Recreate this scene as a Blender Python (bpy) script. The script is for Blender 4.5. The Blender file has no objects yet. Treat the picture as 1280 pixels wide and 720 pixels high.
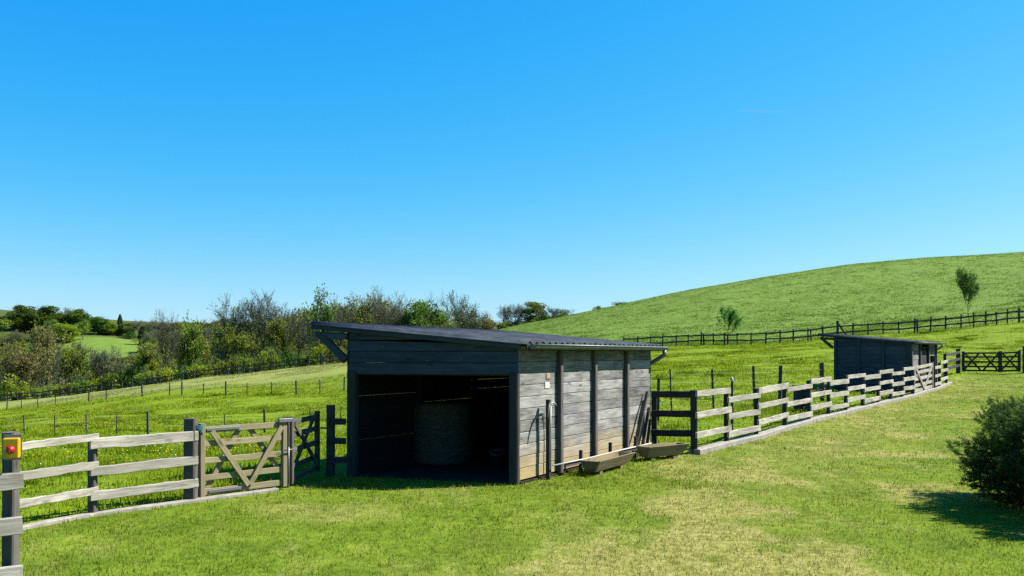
import bpy, math, random
import numpy as np
from mathutils import Vector, Matrix

random.seed(7)
RNG = np.random.default_rng(11)
scene = bpy.context.scene
COL = scene.collection
F, HZ, EYE = 1100.0, 443.0, 1.65          # focal length in photo pixels, horizon row, eye height


def at(u, v, Y):
    return Vector(((u - 640.0) / F * Y, Y, EYE - (v - HZ) / F * Y))


# ------------------------------------------------------------------ numeric noise
def _hash(ix, iy, seed):
    h = np.sin(ix * 127.1 + iy * 311.7 + seed * 74.7) * 43758.5453
    return h - np.floor(h)


def vnoise(x, y, seed=0):
    x = np.asarray(x, float); y = np.asarray(y, float)
    ix, iy = np.floor(x), np.floor(y)
    fx, fy = x - ix, y - iy
    fx = fx * fx * (3 - 2 * fx); fy = fy * fy * (3 - 2 * fy)
    a = _hash(ix, iy, seed); b = _hash(ix + 1, iy, seed)
    c = _hash(ix, iy + 1, seed); d = _hash(ix + 1, iy + 1, seed)
    return (a * (1 - fx) + b * fx) * (1 - fy) + (c * (1 - fx) + d * fx) * fy


def fbm(x, y, seed=0, octv=4):
    s = 0; amp = 0.5
    for k in range(octv):
        s = s + amp * vnoise(x * 2 ** k, y * 2 ** k, seed + k * 3.1)
        amp *= 0.5
    return s / (1 - 0.5 ** octv)


# ------------------------------------------------------------------ terrain
CP = []          # (azimuth tangent, depth, height)


def cz(u, Y, z): CP.append(((u - 640) / F, Y, z))
def cv(u, v, Y): CP.append(((u - 640) / F, Y, EYE - (v - HZ) / F * Y))


for u in (-200, 60, 320, 560, 800, 1040, 1300, 1500):
    for Y in (2.5, 5, 7.5, 10.0):
        cz(u, Y, 0)
for u in (250, 400, 640, 760): cz(u, 12.4, 0.0)
for u in (640, 720, 800): cz(u, 14.5, 0.01)
for u, v, Y in ((868, 568, 14.6), (910, 557, 15.8), (945, 549, 16.75), (985, 534, 19), (1020, 526, 20.4), (1060, 517, 22.3),
                (1100, 506, 25.2), (1140, 497, 28.1), (1170, 487, 32.4), (1186, 480, 36.2), (1240, 468, 43), (1400, 462, 43),
                (1340, 500, 25)): cv(u, v, Y)
cz(1200, 14, .0); cz(1200, 20, .12); cz(1400, 15, .02)
cz(1045, 32, .37); cz(1138, 30.5, .36); cz(1170, 34, .42)
cz(900, 22, .22); cz(850, 30, .35); cv(850, 470, 40); cv(850, 450, 60); cv(876, 432, 92)
cv(939, 431, 91); cv(1010, 426, 90); cv(1047, 421.5, 89); cv(1085, 419, 88); cv(1124, 417.5, 87); cv(1163, 414, 86); cv(1201, 411, 85)
cv(1259, 405, 84); cv(1400, 390, 82); cv(813, 435, 94)
cv(1000, 447, 55); cv(1240, 437, 62); cv(1130, 445, 55)
cz(640, 20, 0); cz(640, 35, .1); cz(640, 60, .6); cv(620, 444, 99); cv(520, 448, 102)
cz(330, 20, -.55); cz(100, 18, -.5); cz(-150, 18, -.6); cv(331, 542, 34); cv(31, 544, 34); cz(-200, 34, -1.8); cv(400, 536, 35.5)
cv(8, 512, 105); cv(111, 503, 88); cv(178, 497, 78); cv(282, 494, 73); cv(400, 492, 70); cz(-200, 110, -7.5)
for u, v, Y in ((0, 503, 130), (75, 496, 127), (140, 488, 124), (200, 481, 120), (257, 472, 116), (312, 466.5, 112), (370, 460, 108),
                (417, 455, 105)): cv(u, v, Y)
for u, Y, z in ((-200, 170, -13), (0, 170, -10), (150, 170, -8.5), (300, 160, -4.5), (450, 150, -1.5), (560, 150, .6),
                (-200, 250, -12), (0, 250, -10), (150, 250, -8), (300, 250, -6), (450, 240, -1)): cz(u, Y, z)
for u, v, Y in ((-200, 430, 340), (60, 445, 335), (130, 449, 325), (200, 447, 330), (130, 423, 385), (60, 425, 380), (190, 428, 385),
                (-200, 385, 450), (0, 394, 450), (130, 404, 470), (300, 408, 470), (450, 412, 430),
                (640, 408, 230), (700, 397, 230), (780, 380, 230), (860, 363, 230), (960, 346, 230), (1060, 331, 230), (1160, 322, 230),
                (1280, 315, 230), (1420, 306, 230), (560, 430, 230),
                (700, 421, 150), (860, 400, 150), (1060, 380, 150), (1280, 357, 150)): cv(u, v, Y)
for u in (640, 780, 960, 1160, 1400): cv(u, {640: 432, 780: 412, 960: 385, 1160: 362, 1400: 350}[u], 330)
for u in (-200, 200, 640, 1000, 1400): cv(u, 428, 900)

_A = np.array([c[0] for c in CP]); _S = np.log(np.array([c[1] for c in CP])) * 0.4
_R = np.array([c[2] / c[1] for c in CP])


def _kern(d2):
    return np.where(d2 > 1e-12, d2 * np.log(d2 + 1e-300) * 0.5, 0)


n = len(CP)
_K = _kern((_A[:, None] - _A) ** 2 + (_S[:, None] - _S) ** 2) + np.eye(n) * 2e-4
_Pm = np.stack([np.ones(n), _A, _S], 1)
_sol = np.linalg.solve(np.block([[_K, _Pm], [_Pm.T, np.zeros((3, 3))]]), np.concatenate([_R, np.zeros(3)]))


def gz(x, y):
    x = np.atleast_1d(np.asarray(x, float)); y = np.atleast_1d(np.asarray(y, float))
    shp = x.shape
    x = x.ravel(); y = y.ravel()
    yy = np.maximum(y, 2.5)
    a = np.clip(x / yy, -.76, .70); s = np.log(yy) * .4
    out = np.empty_like(x)
    for i in range(0, len(x), 20000):
        aa, ss = a[i:i + 20000], s[i:i + 20000]
        out[i:i + 20000] = _kern((aa[:, None] - _A) ** 2 + (ss[:, None] - _S) ** 2) @ _sol[:n] + _sol[n] + _sol[n + 1] * aa + _sol[n + 2] * ss
    z = out * np.minimum(yy, 900)
    # the yard round the big shed is levelled
    w = np.clip((y - 10.5) / 3.5, 0, 1)
    z = np.where(y < 14, z * w + 0 * (1 - w), z)
    return z.reshape(shp)


def g1(x, y): return float(gz(x, y)[0])
def ground(u, Y):
    x = (u - 640) / F * Y
    return Vector((x, Y, g1(x, Y)))


# the kerb lines: lawn on the camera's side of them, field beyond
LEFT_KERB = [(-4.72, 8.05), (-4.62, 8.3), (-4.29, 8.98), (-3.57, 9.8), (-3.05, 10.40), (-2.84, 10.62)]
RIGHT_PIX = [(868, 14.6), (910, 15.8), (945, 16.75), (985, 18.7), (1020, 20.4), (1060, 22.5), (1100, 25.2), (1140, 28.3), (1170, 32.2), (1187, 36.2)]
RIGHT_KERB = [((u - 640) / F * Y, Y) for u, Y in RIGHT_PIX]
EDGE = [(-60, 7.0), (-8, 7.6)] + LEFT_KERB + [(-2.3, 12.0), (0.08, 11.25), (2.4, 15.15)] + RIGHT_KERB + [(20.5, 40.5), (22.3, 43), (26.5, 43), (70, 46)]
EX = np.array([e[0] for e in EDGE]); EY = np.array([e[1] for e in EDGE])


def is_lawn(x, y):
    return y < np.interp(x, EX, EY)


TRACK = np.array([(17.5, 38), (9.5, 23), (6, 16.5), (3.7, 12.3), (2.3, 9.2), (1.5, 7.2), (.9, 5.5)])


def lawn_dry(x, y):
    tx = np.interp(y, TRACK[::-1, 1], TRACK[::-1, 0])
    w = 0.9 + y * 0.045
    t = np.exp(-((x - tx) / w) ** 2)
    t2 = np.exp(-((x - tx - 1.6 - y * .03) / (w * .5)) ** 2) * .5
    near = np.clip((8.3 - y) / 2.0, 0, 1) * np.clip((x + 1.6) / 1.5, 0, 1) * np.clip((3.6 - x) / 1.2, 0, 1)
    n1 = fbm(x * 1.15, y * .75, 3, 4); n2 = fbm(x * 3.2, y * 1.6, 9, 3)
    n3 = fbm(x * 5.5, y * 2.4, 19, 2)
    p = np.clip((n1 * .5 + n2 * .35 + n3 * .15 - .475) * 8, 0, 1)
    far = np.clip((y - 9) / 6, 0, 1)
    d = t * (.12 + .26 * far + (.72 - .2 * far) * p) + t2 * p * .8 + near * (.15 + .8 * p) * .8 + np.clip(n2 - .60, 0, 1) * 1.3 + np.clip((n1 - .55) * 4, 0, .35) * p
    return np.clip(d, 0, 1)


# ------------------------------------------------------------------ materials
def nt(name):
    m = bpy.data.materials.new(name); m.use_nodes = True
    t = m.node_tree
    for nd in list(t.nodes): t.nodes.remove(nd)
    out = t.nodes.new('ShaderNodeOutputMaterial')
    return m, t, out


def nd(t, typ, **kw):
    x = t.nodes.new(typ)
    for k, v in kw.items():
        if k in x.inputs.keys() if isinstance(k, str) else False: x.inputs[k].default_value = v
        else: setattr(x, k, v)
    return x


def noise(t, vec, scale, detail=5, rough=.6, dist=0.0):
    x = t.nodes.new('ShaderNodeTexNoise')
    x.inputs['Scale'].default_value = scale; x.inputs['Detail'].default_value = detail
    x.inputs['Roughness'].default_value = rough; x.inputs['Distortion'].default_value = dist
    if vec is not None: t.links.new(vec, x.inputs['Vector'])
    return x.outputs['Fac']


def ramp(t, fac, stops):
    x = t.nodes.new('ShaderNodeValToRGB')
    el = x.color_ramp.elements
    while len(el) < len(stops): el.new(.5)
    for e, (p, c) in zip(el, stops):
        e.position = p; e.color = (*c, 1) if len(c) == 3 else c
    t.links.new(fac, x.inputs['Fac'])
    return x.outputs['Color']


def mix(t, fac, a, b, mode='MIX'):
    x = t.nodes.new('ShaderNodeMix'); x.data_type = 'RGBA'; x.blend_type = mode
    for sock, val in ((x.inputs[0], fac), (x.inputs[6], a), (x.inputs[7], b)):
        if isinstance(val, (int, float)): sock.default_value = val
        elif isinstance(val, tuple): sock.default_value = (*val, 1)
        else: t.links.new(val, sock)
    return x.outputs[2]


def maths(t, op, a, b=0.0, clamp=False):
    x = t.nodes.new('ShaderNodeMath'); x.operation = op; x.use_clamp = clamp
    for s, v in zip(x.inputs, (a, b)):
        if isinstance(v, (int, float)): s.default_value = v
        else: t.links.new(v, s)
    return x.outputs[0]


def mapping(t, vec, scale, loc=None):
    x = t.nodes.new('ShaderNodeMapping'); x.inputs['Scale'].default_value = scale
    t.links.new(vec, x.inputs['Vector'])
    if loc is not None: t.links.new(loc, x.inputs['Location'])
    return x.outputs['Vector']


def attr(t, name):
    x = t.nodes.new('ShaderNodeAttribute'); x.attribute_name = name
    return x.outputs['Fac']


K = .47          # overall reflectance level of the dull outdoor surfaces


def dim(t, c, k=None):
    k = k or K
    return tuple(v * k for v in c) if isinstance(c, tuple) else mix(t, 1.0, c, (k, k, k), 'MULTIPLY')


def principled(t, out, color, rough=.8, bump=None, bstr=.3, bdist=.01, metal=0.0, spec=.3):
    p = t.nodes.new('ShaderNodeBsdfPrincipled')
    color = dim(t, color)
    if isinstance(color, tuple): p.inputs['Base Color'].default_value = (*color, 1)
    else: t.links.new(color, p.inputs['Base Color'])
    if isinstance(rough, (int, float)): p.inputs['Roughness'].default_value = rough
    else: t.links.new(rough, p.inputs['Roughness'])
    p.inputs['Metallic'].default_value = metal
    p.inputs['Specular IOR Level'].default_value = spec
    if bump is not None:
        b = t.nodes.new('ShaderNodeBump'); b.inputs['Strength'].default_value = bstr; b.inputs['Distance'].default_value = bdist
        t.links.new(bump, b.inputs['Height']); t.links.new(b.outputs['Normal'], p.inputs['Normal'])
    t.links.new(p.outputs[0], out.inputs['Surface'])
    return p


def leafy(name, c1, c2, transl=.35, rnd=.35):
    """foliage: diffuse plus light coming through, tint from a point attribute and a little per object"""
    m, t, out = nt(name)
    col = mix(t, attr(t, 'tint'), c1, c2)
    oi = t.nodes.new('ShaderNodeObjectInfo')
    hs = t.nodes.new('ShaderNodeHueSaturation')
    mm = t.nodes.new('ShaderNodeMath'); mm.operation = 'MULTIPLY_ADD'
    t.links.new(oi.outputs['Random'], mm.inputs[0]); mm.inputs[1].default_value = .05; mm.inputs[2].default_value = .475
    t.links.new(mm.outputs[0], hs.inputs['Hue'])
    mv = t.nodes.new('ShaderNodeMath'); mv.operation = 'MULTIPLY_ADD'
    t.links.new(oi.outputs['Random'], mv.inputs[0]); mv.inputs[1].default_value = rnd; mv.inputs[2].default_value = 1 - rnd / 2
    t.links.new(mv.outputs[0], hs.inputs['Value'])
    t.links.new(dim(t, col), hs.inputs['Color'])
    d = t.nodes.new('ShaderNodeBsdfDiffuse'); tr = t.nodes.new('ShaderNodeBsdfTranslucent')
    t.links.new(hs.outputs[0], d.inputs['Color']); t.links.new(hs.outputs[0], tr.inputs['Color'])
    ms = t.nodes.new('ShaderNodeMixShader'); ms.inputs[0].default_value = transl
    t.links.new(d.outputs[0], ms.inputs[1]); t.links.new(tr.outputs[0], ms.inputs[2])
    t.links.new(ms.outputs[0], out.inputs['Surface'])
    return m


def wood(name, dark, mid, light, scale=1.0, stain=None, lichen=0.0, lo=.28, hi=.64):
    """weathered timber, grain along the local X of each board"""
    m, t, out = nt(name)
    tc = t.nodes.new('ShaderNodeTexCoord'); oi = t.nodes.new('ShaderNodeObjectInfo')
    cx = t.nodes.new('ShaderNodeCombineXYZ')
    for i, k in enumerate((31.0, 17.0, 9.0)):
        t.links.new(maths(t, 'MULTIPLY', oi.outputs['Random'], k), cx.inputs[i])
    pl = attr(t, 'plank')
    cp = t.nodes.new('ShaderNodeCombineXYZ'); t.links.new(maths(t, 'MULTIPLY', pl, 40.0), cp.inputs[0]); t.links.new(maths(t, 'MULTIPLY', pl, 23.0), cp.inputs[1])
    va = t.nodes.new('ShaderNodeVectorMath'); va.operation = 'ADD'
    t.links.new(cx.outputs[0], va.inputs[0]); t.links.new(cp.outputs[0], va.inputs[1])
    v = mapping(t, tc.outputs['Object'], (1.6 * scale, 9 * scale, 16 * scale), va.outputs[0])
    g1_ = noise(t, v, 1.6, 6, .65, .6)
    v2 = mapping(t, tc.outputs['Object'], (3 * scale, 40 * scale, 90 * scale), va.outputs[0])
    g2 = noise(t, v2, 1.5, 4, .6, .3)
    v3 = mapping(t, tc.outputs['Object'], (1.3 * scale, 2, 3.2 * scale), va.outputs[0])
    g3 = noise(t, v3, 1.1, 3, .5)
    f = maths(t, 'ADD', maths(t, 'MULTIPLY', g1_, .55), maths(t, 'MULTIPLY', g2, .30))
    f = maths(t, 'ADD', f, maths(t, 'MULTIPLY', g3, .35))
    f = maths(t, 'ADD', f, maths(t, 'MULTIPLY', maths(t, 'SUBTRACT', pl, .5), .14))
    f = maths(t, 'SUBTRACT', f, .10)
    col = ramp(t, f, [(lo, dark), ((lo + hi) / 2 + .01, mid), (hi, light)])
    # knots
    vo = t.nodes.new('ShaderNodeTexVoronoi'); vo.inputs['Scale'].default_value = 1.0
    t.links.new(mapping(t, tc.outputs['Object'], (2.1, 3, 5.5), va.outputs[0]), vo.inputs['Vector'])
    kn = ramp(t, vo.outputs['Distance'], [(.05, (.75,) * 3), (.16, (0,) * 3)])
    col = mix(t, kn, col, tuple(c * .6 for c in dark))
    oy = mix(t, maths(t, 'MULTIPLY', oi.outputs['Random'], .55), col, tuple(c * .8 for c in mid))
    col = oy
    if lichen:
        ln = noise(t, mapping(t, tc.outputs['Object'], (7, 7, 9), va.outputs[0]), 1.5, 4, .7)
        col = mix(t, ramp(t, ln, [(.56, (0,) * 3), (.66, (lichen,) * 3)]), col, (.34, .33, .22))
    if stain:
        sx = t.nodes.new('ShaderNodeSeparateXYZ'); t.links.new(tc.outputs['Object'], sx.inputs[0])
        h = maths(t, 'ADD', sx.outputs[2], maths(t, 'MULTIPLY', noise(t, mapping(t, tc.outputs['Object'], (1.4, 1, 1.2)), 1.3, 4, .6), .5))
        col = mix(t, ramp(t, h, [(.30, (.85,) * 3), (.80, (0,) * 3)]), col, stain)
    principled(t, out, col, .85, f, .55, .012, spec=.15)
    return m


M = {}
M['rail'] = wood('rail_wood', (.08, .073, .06), (.45, .42, .355), (.78, .73, .62), lichen=.6, lo=.31, hi=.61)
M['gate'] = wood('gate_wood', (.13, .105, .05), (.37, .315, .18), (.52, .455, .29), lichen=.5)
M['dark'] = wood('dark_wood', (.02, .02, .021), (.055, .054, .052), (.10, .096, .09))
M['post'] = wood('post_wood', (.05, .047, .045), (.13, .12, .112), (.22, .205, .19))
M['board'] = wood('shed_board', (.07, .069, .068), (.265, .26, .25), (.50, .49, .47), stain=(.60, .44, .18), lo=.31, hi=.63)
M['shade_board'] = wood('shed_board_shaded', (.020, .030, .040), (.055, .082, .105), (.10, .14, .17))  # the side wall's boards again, shade put into a darker, bluer colour
M['inner'] = wood('inner_board', (.008, .008, .008), (.020, .020, .020), (.036, .036, .034))  # inside boards; the shade indoors is put into this near black colour
M['trough'] = wood('trough_wood', (.07, .055, .03), (.25, .195, .105), (.40, .32, .18), lichen=.5)


def simple(name, c, rough=.6, metal=0.0, nscale=12, var=.25, bstr=.1, spec=.4):
    m, t, out = nt(name)
    tc = t.nodes.new('ShaderNodeTexCoord')
    nz = noise(t, tc.outputs['Object'], nscale, 5, .6)
    col = ramp(t, nz, [(.3, tuple(x * (1 - var) for x in c)), (.7, tuple(min(1, x * (1 + var)) for x in c))])
    principled(t, out, col, rough, nz, bstr, .01, metal, spec)
    return m


M['zinc'] = simple('zinc', (.20, .25, .25), .5, .5, 6, .25)
M['galv'] = simple('galvanised', (.30, .32, .33), .45, .6, 8, .2)
M['roof'] = simple('roof_sheet', (.075, .092, .115), .95, 0, 5, .5, .4, .04)
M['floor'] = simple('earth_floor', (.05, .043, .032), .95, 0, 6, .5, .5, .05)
M['concrete'] = simple('concrete', (.42, .39, .33), .9, 0, 9, .3, .3, .1)
M['yellow'] = simple('yellow_plastic', (.80, .48, .0), .35, 0, 5, .05, .02, .5)
M['red'] = simple('red_plastic', (.55, .01, .015), .35, 0, 5, .05, .02, .5)
M['black'] = simple('black_plastic', (.02, .02, .022), .5, 0, 5, .2, .02, .4)
M['white'] = simple('white_plastic', (.78, .77, .74), .5, 0, 20, .08, .03, .3)
M['tan'] = simple('faded_label', (.48, .38, .26), .8, 0, 40, .2, .03, .1)
M['twine'] = simple('blue_twine', (.03, .16, .20), .8, 0, 60, .3, .2, .1)
M['wire'] = simple('fence_wire', (.22, .22, .22), .6, .4, 30, .2, .02, .3)
M['bucket'] = simple('bucket_plastic', (.02, .03, .04), .5, 0, 5, .2, .02, .4)
M['bark'] = simple('bark', (.125, .13, .11), .95, 0, 3, .45, .5, .05)
M['twig'] = simple('twig', (.145, .165, .13), .95, 0, 3, .4, .2, .05)
M['stake'] = simple('stake', (.10, .095, .09), .9, 0, 8, .35, .3, .1)


def bale_mat():
    m, t, out = nt('hay_bale')
    tc = t.nodes.new('ShaderNodeTexCoord')
    nz = noise(t, mapping(t, tc.outputs['Object'], (3, 3, 60)), 2.5, 5, .7)
    col = ramp(t, nz, [(.3, (.04, .038, .028)), (.55, (.13, .13, .095)), (.75, (.23, .23, .17))])
    principled(t, out, col, .95, nz, .8, .02, spec=.1)
    return m


M['bale'] = bale_mat()


def ground_mat():
    m, t, out = nt('meadow_ground')
    tc = t.nodes.new('ShaderNodeTexCoord'); P = tc.outputs['Object']
    n_f = noise(t, P, 9, 6, .7); n_m = noise(t, P, 1.1, 5, .6); n_l = noise(t, P, .16, 5, .6); n_t = noise(t, P, 38, 3, .7)
    lawn_g = ramp(t, maths(t, 'ADD', maths(t, 'MULTIPLY', n_m, .5), maths(t, 'MULTIPLY', n_f, .5)),
                  [(.34, (.095, .165, .010)), (.50, (.20, .30, .022)), (.66, (.32, .42, .040))])
    dryc = ramp(t, n_f, [(.3, (.29, .27, .065)), (.5, (.45, .42, .12)), (.7, (.60, .54, .20))])
    dsp = maths(t, 'MULTIPLY', maths(t, 'SUBTRACT', maths(t, 'ADD', maths(t, 'MULTIPLY', n_f, .6), maths(t, 'MULTIPLY', n_t, .4)), .5), 2.6)
    dmk = maths(t, 'MULTIPLY', attr(t, 'dry'), maths(t, 'ADD', dsp, .85), True)
    lawn = mix(t, dmk, lawn_g, dryc)
    field = ramp(t, maths(t, 'ADD', maths(t, 'MULTIPLY', n_m, .45), maths(t, 'MULTIPLY', n_f, .55)),
                 [(.33, (.10, .175, .008)), (.49, (.22, .33, .012)), (.64, (.36, .46, .022))])
    field = mix(t, ramp(t, n_l, [(.42, (0,) * 3), (.62, (.35,) * 3)]), field, (.20, .28, .02))
    strip = ramp(t, n_f, [(.3, (.22, .27, .06)), (.5, (.38, .41, .12)), (.7, (.53, .52, .20))])
    hn = maths(t, 'ADD', maths(t, 'MULTIPLY', noise(t, mapping(t, P, (1, .45, .45)), .42, 5, .65), .5), maths(t, 'MULTIPLY', noise(t, P, 2.2, 4, .7), .5))
    hill = ramp(t, hn, [(.32, (.135, .235, .032)), (.50, (.20, .32, .05)), (.68, (.275, .40, .075))])
    c = mix(t, attr(t, 'lawn'), field, lawn)
    c = mix(t, attr(t, 'strip'), c, strip)
    c = mix(t, attr(t, 'hill'), c, hill)
    litter = ramp(t, n_m, [(.35, (.05, .07, .025)), (.5, (.10, .13, .035)), (.65, (.17, .22, .045))])
    c = mix(t, attr(t, 'wood'), c, litter)
    c = mix(t, maths(t, 'MULTIPLY', n_t, .35), c, mix(t, .5, c, (.03, .07, .01)))
    bmp = maths(t, 'ADD', maths(t, 'MULTIPLY', n_f, .8), maths(t, 'MULTIPLY', n_t, .25))
    principled(t, out, c, .95, bmp, .7, .08, spec=.05)
    return m


M['ground'] = ground_mat()


def blade_mat(name, g_a, g_b, d_a, d_b, tr=.4):
    m, t, out = nt(name)
    col = mix(t, attr(t, 'dry'), mix(t, attr(t, 'tint'), g_a, g_b), mix(t, attr(t, 'tint'), d_a, d_b))
    col = dim(t, col)
    d = t.nodes.new('ShaderNodeBsdfDiffuse'); x = t.nodes.new('ShaderNodeBsdfTranslucent')
    t.links.new(col, d.inputs['Color']); t.links.new(col, x.inputs['Color'])
    ms = t.nodes.new('ShaderNodeMixShader'); ms.inputs[0].default_value = tr
    t.links.new(d.outputs[0], ms.inputs[1]); t.links.new(x.outputs[0], ms.inputs[2]); t.links.new(ms.outputs[0], out.inputs['Surface'])
    return m


M['lawn_blade'] = blade_mat('lawn_blades', (.135, .215, .010), (.45, .56, .06), (.36, .36, .07), (.70, .66, .20))
M['field_blade'] = blade_mat('field_blades', (.15, .25, .010), (.46, .60, .032), (.38, .40, .11), (.66, .62, .27))
M['hill_blade'] = blade_mat('hill_blades', (.16, .275, .04), (.27, .42, .075), (.25, .28, .08), (.4, .4, .15))
M['dandelion'] = simple('dandelion', (.80, .62, .03), .8, 0, 5, .1, 0, .1)
M['seedhead'] = simple('seedhead', (.68, .70, .60), .9, 0, 5, .1, 0, .1)

# foliage of the trees
M['lf_dark'] = leafy('oak_leaves', (.065, .16, .022), (.22, .39, .055))
M['lf_green'] = leafy('green_leaves', (.11, .20, .032), (.30, .41, .075))
M['lf_bright'] = leafy('spring_leaves', (.26, .34, .025), (.45, .52, .05))
M['lf_olive'] = leafy('olive_buds', (.15, .25, .03), (.42, .52, .075))
M['lf_brown'] = leafy('rusty_buds', (.17, .19, .05), (.42, .41, .13))
M['lf_grey'] = leafy('grey_buds', (.14, .17, .08), (.38, .40, .21))
M['lf_sapling'] = leafy('sapling_leaves', (.10, .24, .045), (.22, .38, .08))
M['lf_airy'] = leafy('opening_leaves', (.14, .25, .05), (.30, .42, .10))
M['lf_pine'] = leafy('cypress_leaves', (.04, .10, .04), (.08, .16, .06), .2)
M['lf_yew'] = leafy('yew_needles', (.026, .066, .018), (.15, .25, .065), .25, 0)


# ------------------------------------------------------------------ object helpers
def tag(o, label=None, cat=None, group=None, kind=None):
    if label: o['label'] = label
    if cat: o['category'] = cat
    if group: o['group'] = group
    if kind: o['kind'] = kind
    return o


def thing(name, loc, label, cat, group=None):
    o = bpy.data.objects.new(name, None)
    o.empty_display_size = .2
    COL.objects.link(o); o.location = loc
    return tag(o, label, cat, group)


def link(name, mesh, mat, parent=None, mw=None):
    o = bpy.data.objects.new(name, mesh)
    COL.objects.link(o)
    if mat is not None and not mesh.materials: mesh.materials.append(mat)
    mw = mw or Matrix.Identity(4)
    if parent is not None:
        o.parent = parent
        o.matrix_local = world_of(parent).inverted() @ mw
    else:
        o.matrix_local = mw
    return o


def world_of(o):
    m = o.matrix_basis.copy()
    return world_of(o.parent) @ m if o.parent else m


def mesh_from(name, verts, faces, smooth=False, **attrs):
    me = bpy.data.meshes.new(name)
    me.from_pydata([tuple(v) for v in verts], [], faces)
    if smooth: me.polygons.foreach_set('use_smooth', [True] * len(me.polygons))
    for k, vals in attrs.items():
        a = me.attributes.new(k, 'FLOAT', 'POINT'); a.data.foreach_set('value', np.asarray(vals, np.float32))
    me.update()
    return me


def np_mesh(name, V, Fc, attrs=None, smooth=False):
    """Fc: (m,k) array of faces with k corners"""
    me = bpy.data.meshes.new(name)
    m_, k = Fc.shape
    me.vertices.add(len(V)); me.vertices.foreach_set('co', np.ascontiguousarray(V, np.float32).ravel())
    me.loops.add(m_ * k); me.loops.foreach_set('vertex_index', np.ascontiguousarray(Fc, np.int32).ravel())
    me.polygons.add(m_); me.polygons.foreach_set('loop_start', np.arange(0, m_ * k, k, dtype=np.int32))
    if smooth: me.polygons.foreach_set('use_smooth', np.ones(m_, bool))
    for kk, vals in (attrs or {}).items():
        a = me.attributes.new(kk, 'FLOAT', 'POINT'); a.data.foreach_set('value', np.asarray(vals, np.float32))
    me.update(calc_edges=True); me.validate()
    return me


def frame(a, b, up=Vector((0, 0, 1))):
    x = (b - a).normalized()
    if abs(x.dot(up)) > .995: up = Vector((0, 1, 0))
    y = up.cross(x).normalized(); z = x.cross(y)
    m = Matrix((x, y, z)).transposed().to_4x4(); m.translation = a
    return m


def beam_mesh(L, w, h, nseg=6, wob=.0, ch=.12, seed=0):
    """chamfered board along +X, centred on the axis, slightly uneven"""
    r = random.Random(seed)
    c = min(w, h) * ch
    hw, hh = w / 2, h / 2
    prof = [(-hw + c, -hh), (hw - c, -hh), (hw, -hh + c), (hw, hh - c), (hw - c, hh), (-hw + c, hh), (-hw, hh - c), (-hw, -hh + c)]
    V, Fs = [], []
    pj = [(1, 1)] * 8
    ky = kz = 0
    for i in range(nseg + 1):
        x = L * i / nseg
        if i not in (0, nseg):
            ky += r.uniform(-wob, wob) * .4; kz += r.uniform(-wob, wob) * .4
        top = r.uniform(-wob, wob); bot = r.uniform(-wob, wob)
        for (py, pz) in prof:
            V.append((x + (r.uniform(-wob, wob) if i in (0, nseg) else 0), py + ky, pz + kz + (top if pz > 0 else bot)))
    for i in range(nseg):
        for k in range(8):
            a = i * 8 + k; b = i * 8 + (k + 1) % 8
            Fs.append((a, b, b + 8, a + 8))
    Fs.append(tuple(reversed(range(8)))); Fs.append(tuple(range(nseg * 8, nseg * 8 + 8)))
    me = mesh_from('board', V, Fs)
    a = me.attributes.new('plank', 'FLOAT', 'POINT'); a.data.foreach_set('value', [.5] * len(V))
    return me


_seed = [0]


def beam(name, a, b, w, h, mat, parent, wob=.003, nseg=6, up=Vector((0, 0, 1))):
    _seed[0] += 1
    a = Vector(a); b = Vector(b)
    return link(name, beam_mesh((b - a).length, w, h, nseg, wob, seed=_seed[0]), M[mat] if isinstance(mat, str) else mat, parent, frame(a, b, up))


def tube_mesh(pts, rad, sides=8, caps=True):
    pts = [Vector(p) for p in pts]
    rads = rad if isinstance(rad, (list, tuple)) else [rad] * len(pts)
    V, Fs = [], []
    prev = None
    for i, p in enumerate(pts):
        d = (pts[min(i + 1, len(pts) - 1)] - pts[max(i - 1, 0)]).normalized()
        if prev is None:
            ref = Vector((0, 0, 1)) if abs(d.z) < .9 else Vector((1, 0, 0))
            prev = ref.cross(d).normalized()
        n1 = (prev - d * prev.dot(d)).normalized(); n2 = d.cross(n1); prev = n1
        for k in range(sides):
            an = 2 * math.pi * k / sides
            V.append(p + (n1 * math.cos(an) + n2 * math.sin(an)) * rads[i])
    for i in range(len(pts) - 1):
        for k in range(sides):
            a = i * sides + k; b = i * sides + (k + 1) % sides
            Fs.append((a, b, b + sides, a + sides))
    if caps:
        Fs.append(tuple(reversed(range(sides)))); Fs.append(tuple(range((len(pts) - 1) * sides, len(pts) * sides)))
    return mesh_from('tube', V, Fs, True)


def tube(name, pts, rad, mat, parent, sides=8):
    o = Vector(pts[0])
    return link(name, tube_mesh([Vector(p) - o for p in pts], rad, sides), M[mat], parent, Matrix.Translation(o))


def lathe_mesh(profile, sides=32):
    V, Fs = [], []
    for r, z in profile:
        for k in range(sides):
            an = 2 * math.pi * k / sides
            V.append((r * math.cos(an), r * math.sin(an), z))
    for i in range(len(profile) - 1):
        for k in range(sides):
            a = i * sides + k; b = i * sides + (k + 1) % sides
            Fs.append((a, b, b + sides, a + sides))
    Fs.append(tuple(reversed(range(sides)))); Fs.append(tuple(range((len(profile) - 1) * sides, len(profile) * sides)))
    return mesh_from('lathe', V, Fs, True)


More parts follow.
